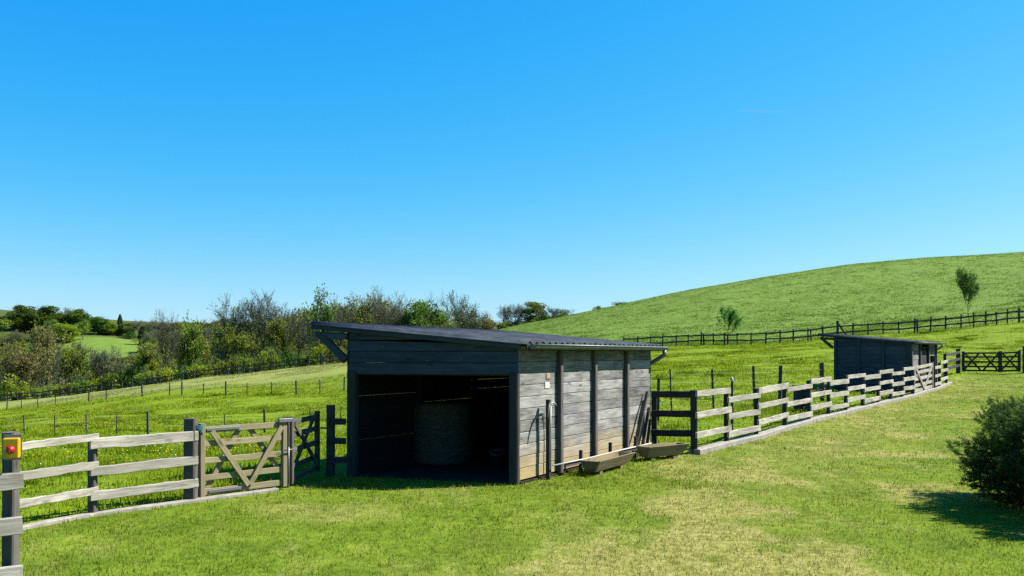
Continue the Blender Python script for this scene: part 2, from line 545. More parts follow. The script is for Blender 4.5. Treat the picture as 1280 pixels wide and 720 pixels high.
# ------------------------------------------------------------------ ground
def build_ground():
    ys = np.concatenate([[-80, -40, -20, -10, -5, -2, 0, 1.5], np.exp(np.linspace(math.log(2.5), math.log(5.5), 14)),
                         np.exp(np.linspace(math.log(5.6), math.log(48), 210)), np.exp(np.linspace(math.log(49), math.log(260), 130)),
                         np.exp(np.linspace(math.log(265), math.log(1500), 70))])
    a = np.concatenate([[-6, -3.5, -2.2, -1.5, -1.1, -.9], np.linspace(-.78, .78, 331), [.9, 1.1, 1.5, 2.2, 3.5, 6]])
    g = np.sqrt(ys ** 2 + 9)
    X = a[None, :] * g[:, None]; Y = np.repeat(ys[:, None], len(a), 1)
    Z = gz(X, Y)
    lawn = is_lawn(X, Y).astype(float)
    rough = (fbm(X * .9, Y * .9, 5, 3) - .5) * .10 + (fbm(X * .22, Y * .22, 15, 3) - .5) * .30 * np.clip((Y - 25) / 40, 0, 1)
    Z = Z + rough * (1 - lawn) * np.clip((Y - 12) / 20, 0, 1) * (Y < 400)
    yard = (X > -2.6) & (X < 2.7) & (Y > 10.8) & (Y < 16.2)
    Z = np.where(yard, np.minimum(Z, -.01), Z)
    az = X / np.maximum(Y, 1)
    uu = az * F + 640
    fenceY = np.interp(uu, [-400, 0, 200, 417, 620, 813, 939, 1085, 1259, 1500], [145, 130, 120, 105, 99, 94, 91, 88, 84, 80])
    bY = np.interp(uu, [-400, 8, 111, 178, 282, 400, 560, 640], [125, 105, 90, 82, 80, 79, 92, 99])
    strip = np.clip((Y - bY) / 6 + (fbm(X * .15, Y * .15, 21, 3) - .5) * 1.6, 0, 1) * (Y < fenceY + 6) * np.clip((600 - uu) / 80, 0, 1)
    strip *= .55 + .45 * np.clip(fbm(X * .1, Y * .3, 31, 3) * 2 - .5, 0, 1)
    hill = np.clip((Y - fenceY) / 4, 0, 1)
    mead = (((uu - 128) / (62 + 14 * fbm(X * .05, Y * .05, 5, 2))) ** 2 + ((Y - 352) / 40) ** 2) < 1
    wood_ = np.clip((Y - fenceY - 5) / 4, 0, 1) * np.clip((np.where(Y < 235, 615, 660) - uu) / 25, 0, 1) * (1 - mead)
    nr, nc = X.shape
    idx = np.arange(nr * nc).reshape(nr, nc)
    Fc = np.stack([idx[:-1, :-1], idx[:-1, 1:], idx[1:, 1:], idx[1:, :-1]], -1).reshape(-1, 4)
    me = np_mesh('ground', np.stack([X, Y, Z], -1).reshape(-1, 3), Fc,
                 {'lawn': lawn.ravel(), 'dry': lawn_dry(X, Y).ravel(), 'strip': strip.ravel(), 'hill': hill.ravel(), 'wood': wood_.ravel()}, True)
    o = link('ground', me, M['ground'])
    tag(o, kind='structure')


build_ground()


# ------------------------------------------------------------------ grass
def blades(name, pts, nb, h0, h1, wid, spread, lean, tint, dry, mat, label, cat='grass'):
    N = len(pts)
    P = np.repeat(pts, nb, 0); n_ = N * nb
    r = RNG
    off = r.normal(0, 1, (n_, 2)) * np.repeat(np.broadcast_to(spread, (N,)), nb)[:, None]
    hh = np.repeat(np.broadcast_to(r.uniform(h0, h1), (N,)) if np.ndim(h0) else r.uniform(h0, h1, N), nb) * r.uniform(.55, 1.1, n_)
    an = r.uniform(0, 2 * math.pi, n_); la = np.abs(r.normal(0, lean, n_))
    az = r.uniform(0, 2 * math.pi, n_)
    w = np.repeat(np.broadcast_to(wid, (N,)), nb) * r.uniform(.7, 1.2, n_)
    B = P.copy(); B[:, :2] += off; B[:, 2] -= .012
    s = np.stack([np.cos(az), np.sin(az), np.zeros(n_)], 1) * w[:, None] * .5
    T = B + np.stack([np.cos(an) * np.sin(la) * hh, np.sin(an) * np.sin(la) * hh, np.cos(la) * hh], 1)
    V = np.stack([B - s, B + s, T], 1).reshape(-1, 3)
    Fc = np.arange(n_ * 3).reshape(-1, 3)
    ti = np.repeat(tint, nb) + r.uniform(-.38, .38, n_)
    ti = np.repeat(np.clip(ti, 0, 1), 3)
    me = np_mesh(name, V, Fc, {'tint': ti, 'dry': np.repeat(np.repeat(dry, nb), 3)})
    o = link(name, me, M[mat])
    return tag(o, label, cat, kind='stuff')


def scatter(n, y0, y1, a0, a1, power=1.0):
    """random ground points; power 0: even per square metre, higher: thinner with distance"""
    u = RNG.random(n)
    k = 2 - power
    y = (u * (y1 ** k - y0 ** k) + y0 ** k) ** (1 / k) if abs(k) > 1e-6 else y0 * (y1 / y0) ** u
    x = RNG.uniform(a0, a1, n) * y
    return x, y


def bush_clear(x, y):
    return True


# mown lawn
x, y = scatter(105000, 5.3, 44, -.66, .66, 1.25)
ok = is_lawn(x, y) & ~((x > -2.3) & (x < 2.5) & (y > 11.9 - .29 * (x + 2.3)) & (y < 15.3) & (x < .1 + (y - 11.25) * .57))
x, y = x[ok], y[ok]
z = gz(x, y)
dr = lawn_dry(x, y)
tn = np.clip(fbm(x * 1.3, y * 1.3, 41, 3) * 1.2 - .1 + RNG.uniform(-.2, .2, len(x)), 0, 1)
blades('lawn_grass', np.stack([x, y, z], 1), 6, .025, .06, .005 + .0006 * y, .025 + .0012 * y, .55, tn, np.clip(np.where(RNG.random(len(x)) < dr * .95, RNG.uniform(.6, 1, len(x)), dr * .35) + (RNG.random(len(x)) < .09) * .5, 0, 1),
       'lawn_blade', 'short mown lawn grass with yellow dry patches in front of the shed')

# meadow
x, y = scatter(95000, 8.2, 110, -.66, .66, 1.35)
ok = ~is_lawn(x, y) & ~((x > -2.6) & (x < 2.8) & (y > 10.9) & (y < 16.3)) & ~((x > 11.3) & (x < 16.3) & (y > 30.3) & (y < 35.5))
ok &= ~((np.abs(y - np.interp(x, EX, EY)) < .22))
x, y = x[ok], y[ok]
# lush clumps where the cattle leave the grass standing
cx_, cy_ = scatter(230, 9.5, 75, -.66, .66, 1.2)
kx_ = np.repeat(cx_, 45) + RNG.normal(0, .26, 230 * 45) * np.repeat(RNG.uniform(.6, 1.5, 230), 45)
ky_ = np.repeat(cy_, 45) + RNG.normal(0, .26, 230 * 45) * np.repeat(RNG.uniform(.6, 1.5, 230), 45)
okc = ~is_lawn(kx_, ky_ - .3) & ~((kx_ > -2.9) & (kx_ < 3.0) & (ky_ > 10.6) & (ky_ < 16.6)) & ~((kx_ > 11) & (kx_ < 16.6) & (ky_ > 30) & (ky_ < 36))
n_even = len(x)
x = np.concatenate([x, kx_[okc]]); y = np.concatenate([y, ky_[okc]])
z = gz(x, y)
nn = fbm(x * .5, y * .5, 51, 3)
tall = np.clip((nn - .45) * 4, 0, 1)
uu = x / y * F + 640
bY = np.interp(uu, [-400, 8, 111, 178, 282, 400, 560, 640], [125, 105, 90, 82, 80, 79, 92, 99])
drm = np.clip((y - bY) / 6, 0, 1) * .7 * np.clip((600 - uu) / 80, 0, 1) + (RNG.random(len(x)) < .05) * .4
h = .045 + .09 * tall * RNG.uniform(.6, 1.2, len(x)) + .02 * (y > 40)
h[n_even:] = RNG.uniform(.10, .22, len(x) - n_even); nn[n_even:] *= .55
blades('meadow_grass', np.stack([x, y, z], 1), 7, h * .8, h * 1.2, .007 + .0009 * y, .05 + .0015 * y, .5,
       np.clip(nn * 1.3 - .15 + RNG.uniform(-.2, .2, len(x)), 0, 1), np.clip(drm, 0, 1), 'field_blade',
       'lush green pasture grass with dandelions beyond the rail fences')
# hill pasture
x, y = scatter(45000, 84, 235, -.06, .66, 1.3)
uu = x / y * F + 640
fy = np.interp(uu, [813, 939, 1085, 1259, 1500], [94, 91, 88, 84, 80])
ok = y > fy + .5
x, y = x[ok], y[ok]
hx, hy = scatter(320, 92, 225, -.02, .66, 1.0)
hx = np.repeat(hx, 14) + RNG.normal(0, .5, 320 * 14) * np.repeat(RNG.uniform(.6, 2.2, 320), 14); hy = np.repeat(hy, 14) + RNG.normal(0, .4, 320 * 14)
n_hill = len(x)
x = np.concatenate([x, hx]); y = np.concatenate([y, hy])
nn = fbm(x * .12, y * .12, 61, 3)
nn[n_hill:] *= .35
blades('hill_grass', np.stack([x, y, gz(x, y)], 1), 5, .10, .22, .12, .25, .6, np.clip(nn * 1.4 - .2, 0, 1), (RNG.random(len(x)) < .06) * .6,
       'hill_blade', 'rough grazed grass on the bare hillside behind the far fence')


# dandelions and clover heads in the meadow
def flowers(name, n, y0, y1, size, mat, label, thresh, seed, a0=-.66, a1=.66):
    x, y = scatter(n, y0, y1, a0, a1, 1.3)
    uu = x / y * F + 640
    keep = ~is_lawn(x, y) & (fbm(x * .35, y * .35, seed, 3) > thresh) & ~((x > -2.6) & (x < 2.8) & (y > 10.9) & (y < 16.3)) & ~((x > 11.3) & (x < 16.3) & (y > 30.3) & (y < 35.5))
    keep &= ~(np.abs(y - np.interp(x, EX, EY)) < .25)
    keep &= RNG.random(len(x)) < np.clip((y - 6) / 22, .08, 1)
    x, y = x[keep], y[keep]
    N = len(x)
    zz = gz(x, y) + RNG.uniform(.10, .20, N)
    s = size * RNG.uniform(.7, 1.3, N) * (1 + y * .028)
    ang = np.arange(6) * math.pi / 3
    tilt = RNG.normal(0, .35, (N, 2))
    ox = np.cos(ang)[None, :] * s[:, None]; oy = np.sin(ang)[None, :] * s[:, None]
    oz = ox * tilt[:, :1] + oy * tilt[:, 1:]
    ring = np.stack([x[:, None] + ox, y[:, None] + oy, zz[:, None] + oz], -1)
    top = np.stack([x, y, zz + s * .5], -1)[:, None, :]; bot = np.stack([x, y, zz - s * .5], -1)[:, None, :]
    V = np.concatenate([ring, top, bot], 1).reshape(-1, 3)
    b = np.arange(N)[:, None] * 8
    fs = []
    for k in range(6):
        fs.append(np.concatenate([b + k, b + (k + 1) % 6, b + 6], 1)); fs.append(np.concatenate([b + (k + 1) % 6, b + k, b + 7], 1))
    o = link(name, np_mesh(name, V, np.concatenate(fs, 0)), M[mat])
    tag(o, label, 'flowers', kind='stuff')


flowers('dandelion_flowers', 15000, 9, 90, .011, 'dandelion', 'yellow dandelion heads dotted through the green pasture', .50, 71)
flowers('seed_heads', 3000, 9, 75, .010, 'seedhead', 'pale dandelion seed heads in the pasture grass', .47, 77)


# ------------------------------------------------------------------ kerbs
def kerb(name, pts, w, h, label):
    """a continuous low concrete edging; pts in plan"""
    P = []
    for (x0, y0), (x1, y1) in zip(pts[:-1], pts[1:]):
        k = max(1, int(math.hypot(x1 - x0, y1 - y0) / .35))
        for i in range(k): P.append((x0 + (x1 - x0) * i / k, y0 + (y1 - y0) * i / k))
    P.append(pts[-1])
    V, Fs = [], []
    for i, (x, y) in enumerate(P):
        a = P[max(i - 1, 0)]; b = P[min(i + 1, len(P) - 1)]
        d = Vector((b[0] - a[0], b[1] - a[1])).normalized(); nn_ = Vector((-d.y, d.x))
        z = g1(x, y)
        j = random.uniform(-.004, .004)
        for s, zz in ((-.5, -.1), (-.5, h - .012), (-.42, h), (.42, h), (.5, h - .012), (.5, -.1)):
            V.append((x + nn_.x * w * s, y + nn_.y * w * s, z + zz + j))
    for i in range(len(P) - 1):
        for k in range(5):
            a = i * 6 + k
            Fs.append((a, a + 1, a + 7, a + 6))
    Fs.append(tuple(range(6))); Fs.append(tuple(reversed(range(len(V) - 6, len(V)))))
    o = link(name, mesh_from(name, V, Fs), M['concrete'])
    tag(o, label, kind='structure')


kerb('kerb', LEFT_KERB, .09, .04, 'low concrete kerb under the rail fence beside the gate')
kerb('kerb', RIGHT_KERB, .21, .09, 'long curved concrete kerb under the rail fence running to the small shed')


# ------------------------------------------------------------------ timber fences
def rail_fence_panel(parent, a, b, heights, rail_h, rail_w, mat, face, over=.06, gf=None):
    """rails from plan point a to plan point b on the face side (unit normal towards the viewer side)"""
    d = Vector((b[0] - a[0], b[1] - a[1], 0)); L = d.length; d.normalize()
    za, zb = g1(*a), g1(*b)
    for h_ in heights:
        pa = Vector((a[0], a[1], za + h_)) - d * over + face * .055
        pb = Vector((b[0], b[1], zb + h_)) + d * over + face * .055
        j = random.uniform(-.012, .012); k = random.uniform(-.012, .012)
        pa.z += j; pb.z += k
        beam('rail', pa, pb, rail_w, rail_h * random.uniform(.88, 1.1), mat, parent, .0048, 10)


def post(parent, x, y, h, w, mat='dark', lean=(0, 0)):
    z = g1(x, y)
    return beam('post', (x, y, z - .15), (x + lean[0], y + lean[1], z + h), w, w, mat, parent, .003, 5, up=Vector((0, 1, 0)))


# left fence
fl = thing('rail_fence', (-4.29, 8.98, 0), 'weathered three rail fence joined to the left of the pale wooden gate', 'fence')
fn = Vector((.75, -.66, 0))
fn1 = Vector((.9, -.43, 0))
for (x, y, hh, w) in ((-4.66, 8.22, .80, .085), (-4.29, 9.0, .80, .075), (-3.60, 9.86, .93, .125)): post(fl, x, y, hh, w, 'post')
rail_fence_panel(fl, (-4.66, 8.22), (-4.29, 9.0), (.80, .52, .26), .078, .035, 'rail', fn1, .02)
rail_fence_panel(fl, (-4.29, 9.0), (-3.60, 9.86), (.735, .465, .20), .105, .045, 'rail', fn, .05)
# the near post with its stub of fence going out of the picture
fa = thing('rail_fence', (-3.43, 6, 0), 'near corner fence post with three short grey rail ends, carrying the yellow switch', 'fence')
post(fa, -3.43, 6.02, 1.12, .085, 'post'); post(fa, -4.55, 4.95, 1.05, .085, 'post')
for hh in (.80, .49, .175):
    beam('rail', (-4.60, 4.84, hh), (-3.315, 5.955, hh), .045, .115, 'rail', fa, .006, 8)

# emergency switch on the near post
es = thing('emergency_switch', at(14, 573, 5.90), 'yellow switch box with a round red knob mounted on the near fence post', 'switch')
c = at(14.5, 560, 5.86)


def box_mesh(sx, sy, sz, ch=.004):
    hx, hy, hz = sx / 2, sy / 2, sz / 2
    V, Fs = [], []
    import bmesh
    bm = bmesh.new(); bmesh.ops.create_cube(bm, size=1)
    for v in bm.verts: v.co = Vector((v.co.x * sx, v.co.y * sy, v.co.z * sz))
    bmesh.ops.bevel(bm, geom=bm.edges[:], offset=ch, segments=2, affect='EDGES', profile=.5)
    me = bpy.data.meshes.new('box'); bm.to_mesh(me); bm.free()
    a = me.attributes.new('plank', 'FLOAT', 'POINT'); a.data.foreach_set('value', [.5] * len(me.vertices))
    return me


rz = Matrix.Rotation(.30, 4, 'Z')
link('box', box_mesh(.098, .06, .135, .008), M['yellow'], es, Matrix.Translation(c) @ rz)
kp = link('knob', lathe_mesh([(.027, 0), (.027, .012), (.021, .016), (.019, .034), (.015, .038), (.001, .038)], 24), M['red'], es,
          Matrix.Translation(c + Vector((.010, -.030, -.008))) @ rz @ Matrix.Rotation(math.pi / 2, 4, 'X'))
link('mounting_plate', box_mesh(.11, .012, .17, .002), M['galv'], es, Matrix.Translation(c + Vector((-.012, .036, .002))) @ rz)
grip = link('grip', box_mesh(.011, .014, .036, .002), M['red'], kp, Matrix.Translation(c + Vector((.022, -.068, -.008))) @ rz)


# right fence with steps of high and low panels
fr = thing('rail_fence', (RIGHT_KERB[0][0], RIGHT_KERB[0][1], 0), 'long weathered fence of staggered pale rails curving along the lawn to the small shed', 'fence')
pu = [868, 908, 945, 981, 1011, 1035, 1057, 1078, 1097, 1113, 1127.5, 1141]
kx = np.array([p[0] for p in RIGHT_PIX]); ky = np.array([p[1] for p in RIGHT_PIX])
pp = []
for u in pu:
    Y = float(np.interp(u, kx, ky)) + .06
    pp.append(((u - 640) / F * Y, Y))
for i, (x, y) in enumerate(pp):
    post(fr, x, y, 1.06 if i == 0 else random.uniform(.93, .99), .10 if i == 0 else .075, 'dark', (random.uniform(-.02, .02), 0))
for i in range(len(pp) - 1):
    a, b = pp[i], pp[i + 1]
    d = Vector((b[0] - a[0], b[1] - a[1], 0)).normalized()
    fc = Vector((d.y, -d.x, 0))
    hs = (1.0, .655, .325) if i == 0 else ((.83, .515, .215) if i % 2 else (.92, .62, .32))
    rail_fence_panel(fr, a, b, hs, .112, .04, 'rail', fc, .05)
# the small field gate in that fence and the last panels behind it
g0 = pp[-1]


def kp_at(u, dy=.06):
    Y = float(np.interp(u, kx, ky)) + dy
    return ((u - 640) / F * Y, Y)


def gate(name, label, a, b, z0, z1, nrail, braces_front, braces_back, mat, parent_group=None, stile=.075, rail_h=.075, th=.035, rails=None):
    a = Vector(a); b = Vector(b)
    o = thing(name, (a.x, a.y, g1(a.x, a.y)), label, 'gate', parent_group)
    d = (b - a); L = math.hypot(d.x, d.y); dd = Vector((d.x / L, d.y / L, 0)); nn_ = Vector((dd.y, -dd.x, 0))

    def q(t, k, off=0.0):   # t along, k height 0..1
        p = a.lerp(b, t)
        return Vector((p.x, p.y, z0[0] * (1 - t) + z0[1] * t + k * ((z1[0] - z0[0]) * (1 - t) + (z1[1] - z0[1]) * t))) + nn_ * off
    for t in (0, 1):
        beam('stile', q(t, -.02), q(t, 1.05), stile * .9, stile, mat, o, .002, 4, up=dd)
    for k in (rails or [i / (nrail - 1) for i in range(nrail)]):
        beam('rail', q(.01, min(max(k, .045), .955)), q(.99, min(max(k, .045), .955)), th * .8, rail_h, mat, o, .003, 5)
    for (t0, k0, t1, k1) in braces_front:
        beam('brace', q(t0, k0, th * .95), q(t1, k1, th * .95), th * .7, rail_h * .95, mat, o, .002, 3)
    for (t0, k0, t1, k1) in braces_back:
        beam('brace', q(t0, k0, -th * .95), q(t1, k1, -th * .95), th * .7, rail_h * .9, mat, o, .002, 3)
    return o, q


# left pale gate (hinge side by the fence post)
ga, gb = Vector((-3.512, 9.96, 0)), Vector((-2.795, 10.78, 0))
G1, q1 = gate('field_gate', 'pale wooden five bar gate in the sun with crossed diagonal braces', ga, gb, (.055, .05), (.83, .83), 5,
              [(.10, .93, .53, .08), (.55, .08, .95, .93)], [(.06, .05, .45, .93), (.58, .93, .97, .22)], 'gate', None, .065, .068, .035)
link('hinge_strap', box_mesh(.42, .006, .032, .002), M['galv'], G1, Matrix.Translation(q1(.24, .955, .022)) @ Matrix.Rotation(math.atan2(.82, .717), 4, 'Z'))
link('hinge_strap', box_mesh(.42, .006, .032, .002), M['galv'], G1, Matrix.Translation(q1(.26, .045, .022)) @ Matrix.Rotation(math.atan2(.82, .717), 4, 'Z'))
link('latch', box_mesh(.20, .05, .045, .004), M['galv'], G1, Matrix.Translation(q1(1.0, 1.02, .03)) @ Matrix.Rotation(math.atan2(.82, .717), 4, 'Z'))
tube('bolt', [q1(.97, .55, .06), q1(1.1, .56, .06)], .008, 'galv', G1)
tube('bolt', [q1(1.02, .60, .07), q1(1.02, .02, .07)], .008, 'galv', G1)
# blue twine tied round hinge post and stile
tw = []
for i in range(46):
    an = i * .7
    tw.append((-3.545 + .058 * math.cos(an), 9.905 + .075 * math.sin(an), .79 + (i % 23) * .0035 - .05 * (i % 11 == 0)))
T = tube('twine', tw, .007, 'twine', None, 5)
tag(T, 'blue baler twine wound round the post at the pale gate hinge', 'twine')
# shaded small gate: the shade is also put into its darker wood
ha, hb = Vector((-2.765, 11.0, 0)), Vector((-2.69, 12.15, 0))
G2, q2 = gate('field_gate', 'small dark wooden gate with an X brace in the shadow of the big shed', ha, hb, (.05, .05), (.83, .83), 5,
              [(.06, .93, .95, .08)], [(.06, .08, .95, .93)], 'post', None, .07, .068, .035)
mp = thing('gate_post', (-2.80, 10.93, 0), 'dark slim post between the pale gate and the small shaded gate', 'post')
post(mp, -2.80, 10.92, .87, .07, 'dark')
lt = tube('latch', [q2(1, .75, .05), q2(1, .75, .05) + Vector((.2, -.08, 0))], .012, 'galv', G2)

# fence stub between small gate and shed
fs_ = thing('rail_fence', (-2.47, 12.0, 0), 'short dark fence stub with a tall post beside the open shed front', 'fence')
post(fs_, -2.475, 12.02, .955, .105, 'dark')
for hh in (.74, .475, .215):
    beam('rail', (-2.52, 11.965, hh), (-2.255, 11.945, hh), .04, .085, 'dark', fs_, .003, 3)  # the shed's shadow is put into the rails' dark colour

# short dark fence at the far corner of the shed with leaning poles
fd = thing('rail_fence', (2.43, 15.1, 0), 'short dark three rail fence between the shed corner and the long pale fence', 'fence')
post(fd, 2.42, 14.98, 1.02, .085, 'dark')
for hh in (.975, .65, .325):
    beam('rail', (2.36, 14.925, hh), (3.09, 14.70, hh + .005), .04, .11, 'dark', fd, .004, 5)  # rails face off the sun; that shade is put into their colour
for i, (u0, v0, u1, v1, Y0, Y1, lab) in enumerate(((809, 490, 792, 566, 14.9, 14.2, 'outermost of the dark poles leaning against the short fence'),
                                     (811, 510, 801, 560, 14.9, 14.4, 'middle dark pole of three leaning against the short fence'),
                                     (813, 525, 807, 561, 14.95, 14.6, 'shortest dark pole leaning close to the short fence post'))):
    p0, p1 = at(u1, v1, Y1), at(u0, v0, Y0)
    p0.z = g1(p0.x, p0.y) - .02
    pl_ = thing('wooden_pole', p0, lab, 'pole', 'leaning poles')
    beam('shaft', p0, p1, .045, .045, 'dark', pl_, .004, 6)


# ------------------------------------------------------------------ fences at the second shed
a_, b_ = kp_at(1142), kp_at(1152)
G3, q3 = gate('field_gate', 'small pale barred gate in the long fence below the small shed', Vector((*a_, 0)), Vector((*kp_at(1165), 0)),
              (g1(*a_) + .12, g1(*kp_at(1165)) + .12), (g1(*a_) + .95, g1(*kp_at(1165)) + .98), 5,
              [(.05, .95, .5, .05), (.5, .05, .95, .95)], [], 'rail', None, .09, .10, .04)
fe = thing('rail_fence', (*kp_at(1168), 0), 'last pale fence panels past the dark gatepost by the small shed', 'fence')
e = [kp_at(1166), kp_at(1174), kp_at(1182.5)]
post(fe, *e[0], 1.25, .14, 'dark'); post(fe, *e[1], .95, .08, 'dark'); post(fe, *e[2], .95, .09, 'dark')
for i in (0, 1):
    d = Vector((e[i + 1][0] - e[i][0], e[i + 1][1] - e[i][1], 0)).normalized()
    rail_fence_panel(fe, e[i], e[i + 1], (.80, .5, .2) if i == 0 else (.95, .63, .31), .11, .04, 'rail', Vector((d.y, -d.x, 0)), .04)
# dark fence up to the far gate; shade is put into both colours
ff = thing('rail_fence', ground(1198, 43), 'dark three rail fence joining the pale fence end to the far double gate', 'fence')
pA, pB = ground(1181, 40), ground(1197.8, 43)
post(ff, pB.x, pB.y, 1.22, .16, 'dark'); post(ff, pA.x, pA.y, 1.1, .10, 'dark')
for hh in (1.05, .73, .41):
    beam('rail', pA + Vector((0, -.09, hh)), pB + Vector((0, -.12, hh)), .05, .12, 'dark', ff, .004, 5)
p1, p2, p3 = ground(1204, 43.2), ground(1249.5, 43.2), ground(1274, 43.2)
gate('field_gate', 'wide dark field gate with two X braces at the top of the lawn', p1, p2, (p1.z + .12, p2.z + .12), (p1.z + 1.05, p2.z + 1.08), 5,
     [(.03, .95, .47, .05), (.53, .05, .97, .95)], [(.03, .05, .45, .95), (.55, .95, .97, .05)], 'dark', None, .11, .085, .05)
p2b = ground(1250.8, 43.2)
gate('field_gate', 'narrow dark gate leaf with one X brace at the top of the lawn', p2b, p3, (p2b.z + .12, p3.z + .12), (p2b.z + 1.08, p3.z + 1.1), 5,
     [(.05, .95, .95, .05)], [(.05, .05, .95, .95)], 'dark', None, .11, .085, .05)
pe = ground(1281, 43.2)
fz = thing('gate_post', pe, 'dark gate post standing alone past the narrow gate leaf', 'post')
post(fz, pe.x, pe.y, 1.35, .16, 'dark')

# dark feed box in the paddock
fb_ = Vector(((1002.5 - 640) / F * 22.6, 22.6, 0)); fb_.z = g1(fb_.x, fb_.y)
fbx = thing('feed_box', fb_, 'dark upright feed box standing in the grass behind the pale rail fence', 'feed box')
link('body', box_mesh(.34, .34, .62, .01), M['dark'], fbx, Matrix.Translation(fb_ + Vector((0, 0, .32))))
link('lid', box_mesh(.40, .40, .035, .008), M['dark'], fbx, Matrix.Translation(fb_ + Vector((0, 0, .65))) @ Matrix.Rotation(.06, 4, 'Y'))


# ------------------------------------------------------------------ sheds
def board_mesh(boards, th, gapj=0.0):
    """boards: (x0, x1, z0a, z0b, z1a, z1b): outline in the wall plane, bottom/top height at both ends"""
    V, Fs, pk = [], [], []
    for bd in boards:
        x0, x1, b0, b1, t0, t1 = bd
        r = random.random()
        o = len(V)
        yo = random.uniform(-.003, .003)
        cc = .006
        for y, ins in ((0 + yo, cc), (cc + yo, 0), (th + yo, 0)):
            V += [(x0, y, b0 + ins), (x1, y, b1 + ins), (x1, y, t1 - ins), (x0, y, t0 - ins)]
        pk += [r] * 12
        Fs.append((o, o + 1, o + 2, o + 3))
        for k in (0, 4):
            for i in range(4):
                j = (i + 1) % 4
                Fs.append((o + k + i, o + k + 4 + i, o + k + 4 + j, o + k + j))
        Fs.append((o + 11, o + 10, o + 9, o + 8))
    return mesh_from('boards', V, Fs, plank=pk)


def wall_frame(origin, d):
    """local X along the wall, local Y into the building (outside face at y=0)"""
    d = Vector(d).normalized()
    yv = Vector((-d.y, d.x, 0))
    m = Matrix((d, yv, Vector((0, 0, 1)))).transposed().to_4x4(); m.translation = origin
    return m


def planks(length, z0, ztop_a, ztop_b, ph, gaps=None, x0=0.0):
    out = []
    z = z0; i = 0
    while z < max(ztop_a, ztop_b) - .01:
        g = (gaps(i) if gaps else .004)
        zt = z + ph
        ta, tb = min(zt - g, ztop_a), min(zt - g, ztop_b)
        if ta - z < .02 and tb - z < .02: break
        if ta < z:    # board cut by the slope at its low end
            k = (z + .012 - ztop_a) / (ztop_b - ztop_a); out.append((x0 + length * k, x0 + length, z, z, z + .012, tb))
        elif tb < z:
            k = (ztop_a - z - .012) / (ztop_a - ztop_b); out.append((x0, x0 + length * k, z, z, ta, z + .012))
        else: out.append((x0, x0 + length, z, z, ta, tb))
        z = zt; i += 1
    return out


